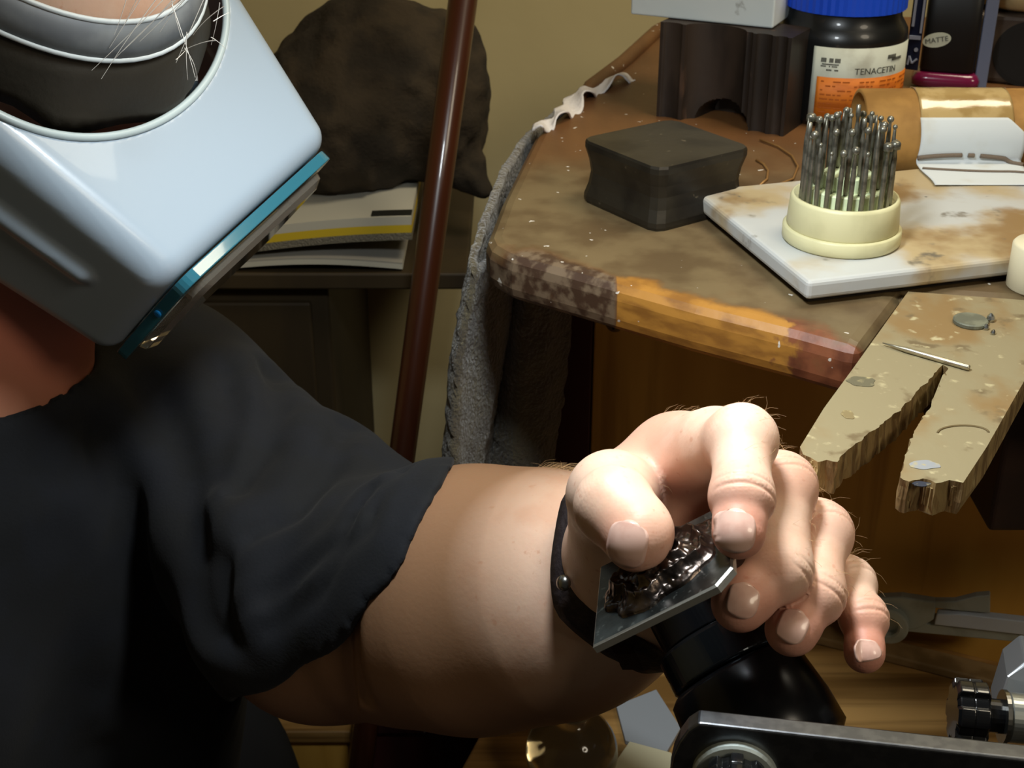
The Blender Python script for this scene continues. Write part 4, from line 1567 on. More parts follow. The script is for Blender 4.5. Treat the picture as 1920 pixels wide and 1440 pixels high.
def crease(p, g, a, b, c, n):
    A, B, C = J[a][0], J[b][0], J[c][0]
    u1, u2 = (A - B) / np.linalg.norm(A - B), (C - B) / np.linalg.norm(C - B)
    dors = -(u1 + u2)
    if np.linalg.norm(dors) < 0.15:
        dors = CAM - B
    along = u2 - u1
    along /= np.linalg.norm(along)
    dors -= along * np.dot(dors, along)
    dors /= np.linalg.norm(dors)
    if np.linalg.norm(p.mean(0) - B) > 0.06 + np.sqrt(((p - p.mean(0)) ** 2).sum(1).max()):
        return g
    r = J[b][1]
    q = p - B
    al = q @ along
    perp = q - al[:, None] * along
    up_m = np.clip((perp @ dors) / (np.linalg.norm(perp, axis=1) + 1e-9) * 1.6 - 0.35, 0, 1) * (np.linalg.norm(q, axis=1) < 0.03)
    lat = perp @ np.cross(along, dors)
    out_ = 0
    for k in range(n):
        o_ = (k - (n - 1) / 2) * 0.0034 * (1 + 6 * np.abs(lat))
        out_ = out_ + (0.00042 if k != n // 2 else 0.00055) * np.exp(-((al - o_) / 0.0007) ** 2)
    g = g + out_ * up_m
    # waist of the segment beyond the joint
    s_ = q @ u2 / np.linalg.norm(C - B)
    return g + 0.0007 * np.exp(-((s_ - 0.5) / 0.22) ** 2)


def hand_sdf(p):
    def c(a, b):
        return rc(p, J[a][0], J[b][0], J[a][1], J[b][1])
    palm = c('carpal', 'im')
    for a, b in (('carpal', 'mm'), ('carp2', 'rm'), ('carp2', 'pm')):
        palm = smin(palm, c(a, b), 0.012)
    palm = smin(palm, c('carpal', 'carp2'), 0.012)
    # ball of the thumb and the web to the index
    palm = smin(palm, rc(p, J['tc'][0], J['tm'][0], 0.0175, 0.0135), 0.014)
    palm = smin(palm, rc(p, P(1180, 985, 0.488), P(1262, 880, 0.494), 0.013, 0.010), 0.016)
    # first back-of-hand muscle between thumb and index
    palm = smin(palm, rc(p, P(1158, 930, 0.478), P(1268, 874, 0.484), 0.0130, 0.0138), 0.010)
    palm = smin(palm, rc(p, P(1268, 874, 0.484), P(1345, 832, 0.458), 0.0138, 0.0108), 0.008)
    # palm seen between thumb and index
    palm = smin(palm, rc(p, P(1262, 935, 0.492), P(1300, 1040, 0.486), 0.0125, 0.011), 0.010)
    th = smin(rc(p, J['tm'][0], J['ti'][0], 0.0126, 0.0120), rc(p, J['ti'][0], J['tt'][0], 0.0120, 0.0092), 0.004)
    th = smin(th, np.linalg.norm(p - P(1205, 990, 0.422), axis=1) - 0.0085, 0.008)
    d = smin(palm, th, 0.010)
    for f in 'imrp':
        g = smin(c(f + 'm', f + 'p'), c(f + 'p', f + 'd'), 0.0035)
        g = smin(g, c(f + 'd', f + 't'), 0.004)
        # knuckle pad and finger pulp
        g = smin(g, np.linalg.norm(p - J[f + 'p'][0], axis=1) - J[f + 'p'][1] * 1.03, 0.004)
        for jn, kn in (('p', 3), ('d', 2)):
            g = crease(p, g, f + ('m' if jn == 'p' else 'p'), f + jn, f + ('d' if jn == 'p' else 't'), kn)
        fm = smin(palm, g, 0.009)
        d = smin(d, fm, 0.0012)
    return d


# extra arm points
FA1 = P(775, 1128, 0.628)
FA2 = P(900, 1122, 0.602)
FA3 = P(1060, 1112, 0.572)


ELBOW = []


def larm_sdf(p, fold=True):
    up = rc(p, SL, EL, 0.044, 0.0535)
    fa = rc(p, FA1, FA2, 0.0550, 0.0538)
    fa = smin(fa, rc(p, FA2, FA3, 0.0538, 0.0470), 0.02)
    fa = smin(fa, rc(p, FA3, WR, 0.0460, 0.0315), 0.02)
    d = smin(up, rc(p, EL, FA1, 0.0520, 0.0540), 0.012)
    d = smin(d, fa, 0.006)
    if ELBOW and fold:
        # fold at the crook of the elbow
        q_ = np.minimum(rc(p, ELBOW[0], ELBOW[1], 0.0), rc(p, ELBOW[1], ELBOW[2], 0.0))
        d = d + 0.0055 * np.exp(-(q_ / 0.0045) ** 2)
        side_ = (p - ELBOW[1]) @ RGT
        d = d + np.where(side_ < 0, 0.006, -0.001) * np.exp(-(q_ / 0.016) ** 2)
    return d


def hit(sdf, px, py, d0=0.3, d1=1.2):
    r = ray(px, py)
    d = d0
    for _ in range(140):
        v = float(sdf((CAM + d * r)[None])[0])
        if v < 2e-4:
            return CAM + d * r
        d += v * 0.8 + 1e-4
        if d > d1:
            break
    return None


ELBOW = [hit(larm_sdf, *q) for q in ((668, 1105), (657, 1200), (682, 1310))]
if any(e_ is None for e_ in ELBOW):
    ELBOW = []

RE = SR + np.array([-0.09, -0.10, -0.20])
RW = RE + np.array([0.17, -0.10, -0.05])


def rarm_sdf(p):
    d = smin(rc(p, SR, RE, 0.055, 0.050), rc(p, RE, RW, 0.050, 0.030), 0.02)
    hd = rc(p, RW, RW + (0.06, -0.035, -0.008), 0.026, 0.024)
    d = smin(d, hd, 0.02)
    f = None
    for k in range(4):
        b = RW + np.array([0.07, -0.04, -0.008]) + np.array([0.52, 0.85, 0]) * (0.028 - 0.0185 * k)
        e = b + np.array([0.050, -0.032, -0.016]) * (1.0, 1.1, 1.0, 0.78)[k]
        q_ = rc(p, b, e, 0.0095, 0.008)
        f = q_ if f is None else np.minimum(f, q_)
    d = smin(d, f, 0.008)
    th = rc(p, RW + (0.03, 0.0, 0.0), RW + (0.085, 0.014, -0.005), 0.014, 0.009)
    return smin(d, th, 0.01)


PELV = NK + np.array([-0.06, 0.055, -0.36])


def trunk_sdf(p):
    d = rc(p, SL, SR, 0.056)
    for s in (-1, 1):
        d = smin(d, rc(p, NK + lat_d * 0.072 * s - face_d * 0.014 - (0, 0, 0.10), PELV + lat_d * 0.066 * s - face_d * 0.01, 0.094, 0.100), 0.05)
    return d


def head_sdf(p):
    q = hl(p)
    I = np.eye(3)
    d = ell(q, (0, 0, 0.005), I, (0.0755, 0.0965, 0.098))
    d = smin(d, ell(q, (0, 0.026, -0.062), I, (0.058, 0.062, 0.068)), 0.03)
    qa = q * np.array([1, 1, 1.0])
    qa = np.stack([np.abs(q[:, 0]), q[:, 1], q[:, 2]], 1)
    jaw = rc(qa, (0.047, 0.0, -0.075), (0.010, 0.068, -0.124), 0.020, 0.021)
    d = smin(d, jaw, 0.02)
    d = smin(d, ell(q, (0, 0.072, -0.126), I, (0.026, 0.022, 0.021)), 0.012)
    # brow, sockets, nose, lips, ears
    d = smin(d, rc(qa, (0.006, 0.093, -0.012), (0.045, 0.078, -0.010), 0.008, 0.007), 0.012)
    d = smax(d, -(np.linalg.norm(qa - (0.031, 0.102, -0.032), axis=1) - 0.017), 0.012)
    d = smin(d, np.linalg.norm(qa - (0.031, 0.080, -0.033), axis=1) - 0.0135, 0.004)
    d = smin(d, rc(q, (0, 0.092, -0.022), (0, 0.106, -0.066), 0.007, 0.011), 0.010)
    d = smin(d, np.linalg.norm(qa - (0.012, 0.101, -0.069), axis=1) - 0.0075, 0.006)
    d = smin(d, ell(q, (0, 0.087, -0.089), I, (0.024, 0.011, 0.006)), 0.006)
    d = smin(d, ell(q, (0, 0.085, -0.099), I, (0.021, 0.011, 0.006)), 0.006)
    d = smax(d, -ell(q, (0, 0.101, -0.094), I, (0.024, 0.008, 0.0016)), 0.004)
    d = smin(d, ell(qa, (0.077, -0.012, -0.035), I, (0.007, 0.018, 0.031)), 0.006)
    d = smax(d, -ell(qa, (0.084, -0.008, -0.035), I, (0.005, 0.010, 0.018)), 0.004)
    # throat
    d = smin(d, rc(p, hw(0, -0.02, -0.07), NK + (0, 0, 0.01), 0.058, 0.062), 0.03)
    d = smin(d, rc(p, hw(0, 0.015, -0.10), NK, 0.036, 0.046), 0.03)
    return d


PARTS = [(hand_sdf, HANDC, 0.115), (larm_sdf, (SL + WR) / 2, np.linalg.norm(SL - WR) / 2 + 0.07), (rarm_sdf, (SR + RW) / 2, 0.33),
         (lambda p: trunk_sdf(p) + 0.007, (NK + PELV) / 2, 0.45), (head_sdf, (HO + NK) / 2, 0.27)]


def body_sdf(p):
    c = p.mean(0)
    r = np.sqrt(((p - c) ** 2).sum(1).max())
    d = None
    for fn, cen, rad in PARTS:
        if np.linalg.norm(c - cen) - r - rad > 0.06:
            continue
        v = fn(p)
        d = v if d is None else smin(d, v, 0.012)
    return d if d is not None else np.full(len(p), 0.2)


def newton(sdf, V, steps=1):
    for _ in range(steps):
        order = np.lexsort(np.floor(V / 0.02).T)
        for ch_ in np.array_split(order, max(1, len(V) // 5000)):
            p = V[ch_]
            g = gradn(sdf, p)
            V[ch_] = p - g * sdf(p)[:, None]
    return V


bb = np.stack([SL, SR, RE, RW + (0.15, -0.08, -0.05), EL, HO, PELV, HANDC + (0.11, -0.10, -0.11), HANDC + (-0.1, 0.1, 0.1)])
Vb, Fb = surface(body_sdf, bb.min(0) - 0.13, bb.max(0) + 0.13, 0.0017, B=18, relax=0)
p_ = bb
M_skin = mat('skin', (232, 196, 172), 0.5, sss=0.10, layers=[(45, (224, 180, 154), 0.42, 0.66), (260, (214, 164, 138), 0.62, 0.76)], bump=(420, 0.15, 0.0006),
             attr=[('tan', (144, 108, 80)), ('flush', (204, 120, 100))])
# one continuous body: drop blocks far below the seat of the torso


def refine(V, F, mask):
    """split the masked quads 1 -> 4 and snap the new points to the surface"""
    sel = mask[F].all(1)
    Q = F[sel]
    E = np.stack([Q, np.roll(Q, -1, 1)], -1)
    ek = np.sort(E, -1)
    key_ = ek[..., 0].astype(np.int64) * (len(V) + 1) + ek[..., 1]
    uk, inv = np.unique(key_.ravel(), return_inverse=True)
    inv = inv.reshape(key_.shape)
    a_, b_ = (uk // (len(V) + 1)).astype(int), (uk % (len(V) + 1)).astype(int)
    mids = (V[a_] + V[b_]) / 2
    cnt = np.bincount(inv.ravel(), minlength=len(uk))
    cens = V[Q].mean(1)
    n0, n1 = len(V), len(V) + len(mids)
    ci = n1 + np.arange(len(Q))
    m_ = n0 + inv
    new = np.concatenate([np.stack([Q[:, k], m_[:, k], ci, m_[:, k - 1]], 1) for k in range(4)])
    V2 = np.concatenate([V, mids, cens])
    snap = np.concatenate([np.zeros(n0, bool), cnt == 2, np.ones(len(cens), bool)])
    idx = np.where(snap)[0]
    V2[idx] = newton(body_sdf, V2[idx])
    keep = np.concatenate([mask, np.ones(len(mids) + len(cens), bool)])
    return V2, np.concatenate([F[~sel], new]), keep


inhand = np.linalg.norm(Vb - HANDC, axis=1) < 0.078
for _ in range(2):
    Vb, Fb, inhand = refine(Vb, Fb, inhand)
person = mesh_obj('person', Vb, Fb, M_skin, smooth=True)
tag(person, 'man in navy T-shirt and grey visor bending over a metal plate in his hand', 'person')
fl = np.zeros(len(Vb))
for nme, rad in (('it', 0.014), ('mt', 0.015), ('rt', 0.015), ('pt', 0.014), ('tt', 0.010), ('mp', 0.010), ('rp', 0.010)):
    dd = np.linalg.norm(Vb - J[nme][0], axis=1)
    fl = np.maximum(fl, 0.62 * np.clip(1.5 - dd / rad, 0, 1))
dd = np.linalg.norm(Vb - P(1285, 930, 0.485), axis=1)
fl = np.maximum(fl, 0.6 * np.clip(1.4 - dd / 0.03, 0, 1))
dd = np.linalg.norm(Vb - hw(0, 0.05, -0.1), axis=1)
fl = np.maximum(fl, 0.8 * np.clip(2.2 - dd / 0.06, 0, 1))
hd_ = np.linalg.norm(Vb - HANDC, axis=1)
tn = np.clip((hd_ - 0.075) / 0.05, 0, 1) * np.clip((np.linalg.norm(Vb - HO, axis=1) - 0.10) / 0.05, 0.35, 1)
at = person.data.attributes.new('tan', 'FLOAT', 'POINT')  # real tan, darkened further to stand in for weaker light on the forearm
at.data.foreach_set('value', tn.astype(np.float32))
at = person.data.attributes.new('flush', 'FLOAT', 'POINT')
at.data.foreach_set('value', fl.astype(np.float32))


def cast(sdf, o, dirv, mx_=0.03):
    t = 0.0
    for _ in range(60):
        v = float(sdf((o + dirv * t)[None])[0])
        if v < 5e-5:
            break
        t += v * 0.8 + 2e-5
        if t > mx_:
            return None
    return o + dirv * t


# nails, laid onto the finger ends
M_nail = mat('fingernail', (228, 188, 172), 0.28, coat=0.3, layers=[(160, (218, 174, 158), 0.45, 0.65)])
for nme, tipc, cpx, cend, w, facing in (('i', 'it', (1390, 956), (1380, 1038), 0.0053, (0.10, 0.0, 1.0)), ('m', 'mt', (1406, 1094), (1385, 1158), 0.0046, (0.12, 0.10, 1.0)),
                                         ('r', 'rt', (1504, 1146), (1474, 1204), 0.0044, (0.0, 0.08, 1.0)), ('p', 'pt', (1640, 1200), (1650, 1240), 0.0040, (0.85, 0.12, 0.65)),
                                         ('t', 'tt', (1186, 976), (1163, 1066), 0.0062, (-0.28, -0.02, 1.0))):
    dpt = np.dot(J[tipc][0] - CAM, FWD)
    a_, b_ = P(*cpx, dpt - 0.009), P(*cend, dpt - 0.009)
    fdir = RGT * facing[0] + UPV * facing[1] - FWD * facing[2]
    fdir /= np.linalg.norm(fdir)
    axn = b_ - a_
    axn -= fdir * np.dot(axn, fdir)
    ln = np.linalg.norm(axn)
    axn /= ln
    sd = np.cross(axn, fdir)
    mid = (a_ + b_) / 2
    # re-centre on the finger along the facing direction
    V, ok = [], True
    nu, nv = 12, 12
    for j in range(nv + 1):
        v = j / nv * 2 - 1
        for i in range(nu + 1):
            u = i / nu * 2 - 1
            uu = u * math.sqrt(max(0.0, 1 - 0.82 * v * v * v * v if v < 0 else 1 - 0.62 * v ** 4))
            o_ = mid + axn * v * ln * 0.5 * (1 - 0.12 * u * u) + sd * uu * w + fdir * 0.014
            h = cast(hand_sdf, o_, -fdir, 0.04)
            if h is None:
                h = o_ - fdir * 0.02
            lift = 0.00022 + 0.0003 * max(0.0, v)
            V.append(h + fdir * lift)
    V = np.array(V)
    # smooth the sheet so that it reads as a hard, evenly curved nail
    G = V.reshape(nv + 1, nu + 1, 3)
    for _ in range(3):
        G[1:-1, 1:-1] = 0.5 * G[1:-1, 1:-1] + 0.125 * (G[2:, 1:-1] + G[:-2, 1:-1] + G[1:-1, 2:] + G[1:-1, :-2])
    mb = MB().add(G.reshape(-1, 3), [(j * (nu + 1) + i, j * (nu + 1) + i + 1, (j + 1) * (nu + 1) + i + 1, (j + 1) * (nu + 1) + i) for j in range(nv) for i in range(nu)])
    mb.build('fingernail', M_nail, person, smooth=True, solid=0.0006)

# ------------------------------------------------------------------ T-shirt
CUF = P(655, 1072, 0.66)
cufn = RGT * 0.70 - UPV * 0.66 + FWD * 0.30
cufn /= np.linalg.norm(cufn)


def cuff_cut(p):
    q = p - CUF
    s_ = q @ (RGT * 0.66 + UPV * 0.70)
    return q @ (RGT * 0.70 - UPV * 0.66) / 0.962 - 0.017 * np.clip(1 - (s_ / 0.07) ** 2, 0, 1) + 0.0012 * np.sin(s_ * 160)


def shirt_raw(p):
    d = trunk_sdf(p) - 0.003
    sl_ = rc(p, SL, CUF + cufn * 0.02, 0.0480, 0.0640)
    sl_ = smin(sl_, larm_sdf(p, False) - 0.0045, 0.006)
    sl_ = smax(sl_, cuff_cut(p), 0.0025)
    d = smin(d, sl_, 0.03)
    d = smin(d, rc(p, NK - (0, 0, 0.02), NK + (hw(0, -0.02, -0.07) - NK) * 0.08, 0.072, 0.0665), 0.02)
    rs = smax(rc(p, SR, SR + (RE - SR) * 0.70, 0.064, 0.066), (p - (SR + (RE - SR) * 0.66)) @ ((RE - SR) / np.linalg.norm(RE - SR)), 0.003)
    d = smin(d, rs, 0.03)
    return d


FOLDS = []
for pts, r_, dep in ((((470, 1142), (560, 1085), (645, 1012), (700, 920), (732, 838)), 0.004, 0.003),
                     (((480, 1010), (560, 960), (620, 880), (650, 800)), 0.006, 0.004),
                     (((455, 930), (500, 850), (520, 770), (505, 700)), 0.007, 0.005),
                     (((500, 1180), (600, 1110), (690, 990), (760, 880)), 0.004, 0.0025),
                     (((420, 900), (440, 800), (420, 700)), 0.008, 0.004),
                     (((300, 760), (350, 860), (380, 1000), (390, 1150)), 0.010, 0.005),
                     (((180, 830), (250, 960), (280, 1120), (260, 1300)), 0.010, 0.005),
                     (((430, 1060), (440, 1180), (420, 1330)), 0.008, 0.005)):
    hp = [hit(shirt_raw, *q) for q in pts]
    hp = [h for h in hp if h is not None]
    if len(hp) > 1:
        FOLDS.append((hp, r_, dep))


def shirt_sdf(p):
    d = shirt_raw(p)
    c = p.mean(0)
    r = np.sqrt(((p - c) ** 2).sum(1).max())
    d = d - 0.0016 * vnoise(p * 22) - 0.0007 * vnoise(p * 60)
    for hp, r_, dep in FOLDS:
        if min(np.linalg.norm(h - c) for h in hp) - r > 0.1:
            continue
        q = np.full(len(p), 1.0)
        for a_, b_ in zip(hp[:-1], hp[1:]):
            q = np.minimum(q, rc(p, a_, b_, 0.0))
        d = d + dep * np.exp(-(q / r_) ** 2) - dep * 0.6 * np.exp(-((q - 2.2 * r_) / (1.3 * r_)) ** 2)
    # cuffs, neckline, hollow sleeve ends
    d = smax(d, -(rc(p, NK + (hw(0, -0.01, -0.05) - NK) * 0.06, hw(0, 0.0, -0.05), 0.058, 0.070)), 0.006)
    d = smax(d, PELV[2] + 0.01 - p[:, 2], 0.004)
    return d


bb = np.stack([SL, SR, PELV, CUF, SR + (RE - SR) * 0.7])
Vs, Fs_ = surface(shirt_sdf, bb.min(0) - 0.14, bb.max(0) + 0.12, 0.0034, B=16)
tee = mesh_obj('tshirt', Vs, Fs_, mat('navy cotton', (11, 15, 23), 0.9, sheen=0.02, layers=[(30, (9, 12, 17), 0.4, 0.6)], bump=(700, 0.3, 0.0006)), person, smooth=True)
tag(tee, 'dark navy short-sleeved T-shirt')

# trousers, shoes and the stool below the frame
HIP = [PELV + lat_d * s * 0.09 + (0, 0, -0.01) for s in (-1, 1)]
KNE = [h + face_d * 0.40 + (0, 0, -0.02) for h in HIP]
ANK = [k + face_d * 0.02 - (0, 0, k[2] - 0.09) for k in KNE]


def trou_sdf(p):
    d = rc(p, HIP[0], HIP[1], 0.125)
    d = smin(d, rc(p, PELV, PELV + (0.0, 0, 0.02), 0.14), 0.05)
    for h, k, a in zip(HIP, KNE, ANK):
        d = smin(d, smin(rc(p, h, k, 0.088, 0.064), rc(p, k, a, 0.062, 0.048), 0.02), 0.03)
    return smax(d, p[:, 2] - PELV[2] - 0.03, 0.01)


bb = np.stack(HIP + KNE + ANK)
Vt, Ft = surface(trou_sdf, bb.min(0) - 0.16, bb.max(0) + 0.16, 0.008, B=12)
mesh_obj('trousers', Vt, Ft, mat('dark jeans', (32, 38, 52), 0.85), person, smooth=True)
for a in ANK:
    s_ = lambda p, a=a: smax(smin(rc(p, a + (0, 0, -0.03), (a[0], a[1], 0.045), 0.046, 0.044), rc(p, (a[0], a[1], 0.04), a * (1, 1, 0) + face_d * 0.16 + (0, 0, 0.036), 0.042, 0.034), 0.02), 0.002 - p[:, 2], 0.004)
    Vt, Ft = surface(s_, a - 0.24 * np.array([1, 1, 0.5]), a + 0.24 * np.array([1, 1, 0.3]), 0.006, B=12)
    mesh_obj('shoe', Vt, Ft, mat('black shoe', (20, 20, 20), 0.5), person, smooth=True)
st = thing('work_stool', (PELV[0], PELV[1], 0.0), 'plain round wooden work stool under the seated man', 'stool')
zst = PELV[2] - 0.152
MB().lathe((PELV[0], PELV[1], zst - 0.035), (0, 0, 1), [(0.16, 0), (0.17, 0.006), (0.17, 0.03), (0.16, 0.035)], 40).build('seat', M_oak, st)
for k in range(4):
    t = math.pi / 4 + k * math.pi / 2
    MB().tube([(PELV[0] + 0.12 * math.cos(t), PELV[1] + 0.12 * math.sin(t), zst - 0.034), (PELV[0] + 0.18 * math.cos(t), PELV[1] + 0.18 * math.sin(t), 0.0)], 0.016, 12).build('leg', M_oak, st, smooth=True)

# eyes (behind the visor) and hair
for s in (-1, 1):
    ey = MB().lathe(hw(s * 0.031, 0.0815 - 0.0125, -0.033), HF, [(max(0.0003, 0.0125 * math.sin(t)), 0.0125 - 0.0125 * math.cos(t)) for t in np.linspace(0.05, 3.09, 14)], 20).build(
        'eye', mat('eye white', (226, 222, 214), 0.2), person, smooth=True)
    MB().lathe(hw(s * 0.031, 0.0815 + 0.0118, -0.033), HF, [(0.0058, 0), (0.005, 0.0007), (0.002, 0.0011)], 20).build('iris', mat('grey iris', (52, 60, 66), 0.1), ey, smooth=True)

M_hair = mat('white hair', (226, 222, 214), 0.5)
M_fuzz = mat('fair body hair', (196, 158, 112), 0.5)


def strands(name, paths, r, m, parent):
    cu = bpy.data.curves.new(name, 'CURVE')
    cu.dimensions = '3D'
    cu.bevel_depth = r
    cu.bevel_resolution = 0
    org = ORIGIN[parent.name]
    for pts in paths:
        s = cu.splines.new('POLY')
        s.points.add(len(pts) - 1)
        for k, q in enumerate(pts):
            s.points[k].co = (*(np.asarray(q) - org), 1)
            s.points[k].radius = 1.0 - 0.6 * k / (len(pts) - 1)
    cu.materials.append(m)
    o = bpy.data.objects.new(name, cu)
    COL.objects.link(o)
    o.parent = parent
    ORIGIN[o.name] = org
    o['kind'] = 'stuff'
    return o


# hair of the crown and sides, mostly above the frame
hp = []
for _ in range(1500):
    t, f = random.uniform(-math.pi, math.pi), random.uniform(0.0, 1.25)
    dd = np.array([math.sin(f) * math.cos(t), math.sin(f) * math.sin(t), math.cos(f)])
    if dd[1] > 0.42:
        continue
    b_ = np.array([0, 0, 0.005]) + dd * (0.0755, 0.0965, 0.098)
    flow = np.array([0.25 * dd[0], -1.0, -0.35]) + np.array([random.uniform(-0.35, 0.35) for _ in range(3)])
    flow /= np.linalg.norm(flow)
    nrm_ = dd / np.linalg.norm(dd)
    flow -= nrm_ * np.dot(flow, nrm_) * 0.8
    hp.append([hw(*(b_ + flow * 0.034 * k + nrm_ * 0.006 * math.sin(k * 1.2))) for k in (0, 0.5, 1.0)])
strands('hair', hp, 0.00035, M_hair, person)
wis = []
for (x0, y0, x1, y1) in ((360, -60, 172, 132), (330, -50, 190, 148), (372, -40, 215, 110), (300, -60, 205, 90), (340, -20, 230, 96), (384, -40, 262, 78), (318, -30, 340, 70),
                          (322, 8, 366, 145), (350, 60, 352, 150), (346, 90, 368, 146), (420, 12, 362, 66), (400, 40, 430, 24), (396, 70, 424, 92), (404, 76, 340, 96),
                          (330, 112, 352, 90), (412, 5, 396, 84), (376, -30, 300, 60), (280, -60, 236, 40), (390, -20, 330, 118), (250, -60, 214, 66)):
    d0_ = 0.515 + random.uniform(-0.008, 0.006)
    mxp, myp = (x0 + x1) / 2 + random.uniform(-14, 14), (y0 + y1) / 2 + random.uniform(-10, 10)
    pts = [P((1 - t) ** 2 * x0 + 2 * t * (1 - t) * mxp + t * t * x1, (1 - t) ** 2 * y0 + 2 * t * (1 - t) * myp + t * t * y1, d0_ + 0.012 * t) for t in np.linspace(0, 1, 7)]
    wis.append(pts)
strands('hair_wisps', wis, 0.0002, M_hair, person)

# fair hair on forearm and hand
Nn = np.zeros_like(Vb)
tri = Vb[Fb]
fnv = np.cross(tri[:, 1] - tri[:, 0], tri[:, 3] - tri[:, 0])
for k in range(4):
    np.add.at(Nn, Fb[:, k], fnv)
Nn /= np.linalg.norm(Nn, axis=1, keepdims=True) + 1e-12
armd = (WR - EL) / np.linalg.norm(WR - EL)
dA = np.linalg.norm(Vb - (EL + armd * np.clip((Vb - EL) @ armd, 0.02, 0.2)[:, None]), axis=1)
front = ((Vb - CAM) * Nn).sum(1) < 0.02
deepz = (CUF - Vb) @ cufn
selA = np.where((dA < 0.07) & front & (deepz < -0.004) & (Nn @ UPV > 0.18) & (np.linalg.norm(Vb - HANDC, axis=1) > 0.118))[0]
fz = []
for i in RNG.choice(selA, min(1300, len(selA)), replace=False):
    n_v, b_ = Nn[i], Vb[i]
    fl_ = armd * 0.7 + np.array([0, 0, -0.35]) + RNG.normal(0, 0.28, 3)
    fl_ = fl_ - n_v * np.dot(fl_, n_v)
    fl_ /= np.linalg.norm(fl_) + 1e-9
    ln = RNG.uniform(0.005, 0.011)
    up_h = RNG.uniform(0.15, 0.5)
    fz.append([b_ - n_v * 0.0004, b_ + (fl_ * 0.5 + n_v * up_h * 0.6) * ln, b_ + (fl_ + n_v * up_h * 0.7) * ln])
# back of the hand and first finger segments
seg = [(J['carpal'][0], J['im'][0]), (J['im'][0], J['ip'][0]), (J['mm'][0], J['mp'][0]), (J['rm'][0], J['rp'][0]), (J['mp'][0], J['md'][0] * 0.6 + J['mp'][0] * 0.4), (J['rp'][0], J['rd'][0] * 0.6 + J['rp'][0] * 0.4), (J['pm'][0], J['pp'][0])]
dH = np.full(len(Vb), 1.0)
for a_, b_ in seg:
    dH = np.minimum(dH, rc(Vb, a_, b_, 0.0))
upness = Nn @ (UPV * 0.75 + RGT * 0.65)
selH = np.where((dH < 0.019) & (upness > 0.55))[0]
for i in RNG.choice(selH, min(300, len(selH)), replace=False):
    n_v, b_ = Nn[i], Vb[i]
    fl_ = RGT * 0.5 - UPV * 0.1 + RNG.normal(0, 0.45, 3)
    fl_ = fl_ - n_v * np.dot(fl_, n_v)
    fl_ /= np.linalg.norm(fl_) + 1e-9
    ln = RNG.uniform(0.003, 0.007)
    up_h = RNG.uniform(0.3, 0.8)
    fz.append([b_ - n_v * 0.0003, b_ + (fl_ * 0.5 + n_v * up_h * 0.6) * ln, b_ + (fl_ + n_v * up_h * 0.75) * ln])
strands('arm_hair', fz, 0.000042, M_fuzz, person)

# ------------------------------------------------------------------ wrist strap
wax = (WR - FA3) / np.linalg.norm(WR - FA3)
wc_ = WR + wax * 0.009
strap = thing('wrist_strap', tuple(wc_), 'worn black leather strap with steel stud on the man\'s wrist', 'wrist strap')
w_u = np.cross(wax, (0, 0, 1.0))
w_u /= np.linalg.norm(w_u)
w_v = np.cross(wax, w_u)
M_leather = mat('worn dark leather', (36, 28, 30), 0.6, layers=[(120, (58, 46, 46), 0.55, 0.7)], bump=(260, 0.6, 0.0015))
V, Fs = [], []
NB = 72
for i in range(NB):
    t = 2 * math.pi * i / NB
    dr = math.cos(t) * w_u + math.sin(t) * w_v
    base_c = wc_ + dr * 0.075
    h = cast(body_sdf, base_c, -dr, 0.074)
    rad = np.linalg.norm(h - wc_) if h is not None else 0.034
    rad = min(rad, 0.050)
    for a_, r_ in ((-0.011, 0.0005), (-0.011, 0.0026), (-0.007, 0.0034), (0.007, 0.0034), (0.011, 0.0026), (0.011, 0.0005)):
        V.append(wc_ + dr * (rad + r_ + 0.0003 * math.sin(9 * t)) + wax * (a_ + 0.0006 * math.sin(5 * t)))
for i in range(NB):
    for k in range(6):
        k2 = (k + 1) % 6
        j = (i + 1) % NB
        Fs.append((i * 6 + k, i * 6 + k2, j * 6 + k2, j * 6 + k))
V = np.array(V)
mesh_obj('strap_band', V, Fs, M_leather, strap, smooth=True)
sdir = loc_dir((-0.55, 0.25, 0.8))
sdir -= wax * np.dot(sdir, wax)
sdir /= np.linalg.norm(sdir)
hb = cast(body_sdf, wc_ + sdir * 0.075, -sdir, 0.07)
hb = hb if hb is not None else wc_ + sdir * 0.034
MB().lathe(hb + sdir * 0.003, sdir, [(0.0028, 0), (0.003, 0.0006), (0.0026, 0.0018), (0.0012, 0.0026), (0.0003, 0.0028)], 24).build('stud', M_steel, strap, smooth=True)
# loose strap end hanging below the wrist
t0 = P(1160, 1205, 0.512)
tail = [t0, P(1172, 1225, 0.509), P(1182, 1245, 0.508), P(1186, 1254, 0.508)]
tm_ = MB()
for a_, b_ in zip(tail[:-1], tail[1:]):
    tm_.hexa(a_ - RGT * 0.004, a_ + RGT * 0.004, b_ + RGT * 0.0038, b_ - RGT * 0.0038, -FWD * 0.0018)
tm_.build('strap_end', mat('brown leather', (52, 34, 28), 0.6), strap)

# ------------------------------------------------------------------ magnifier visor
visor = thing('magnifier_visor', tuple(VO), 'pale blue-grey plastic head-worn magnifier visor with turquoise-edged lens', 'visor')


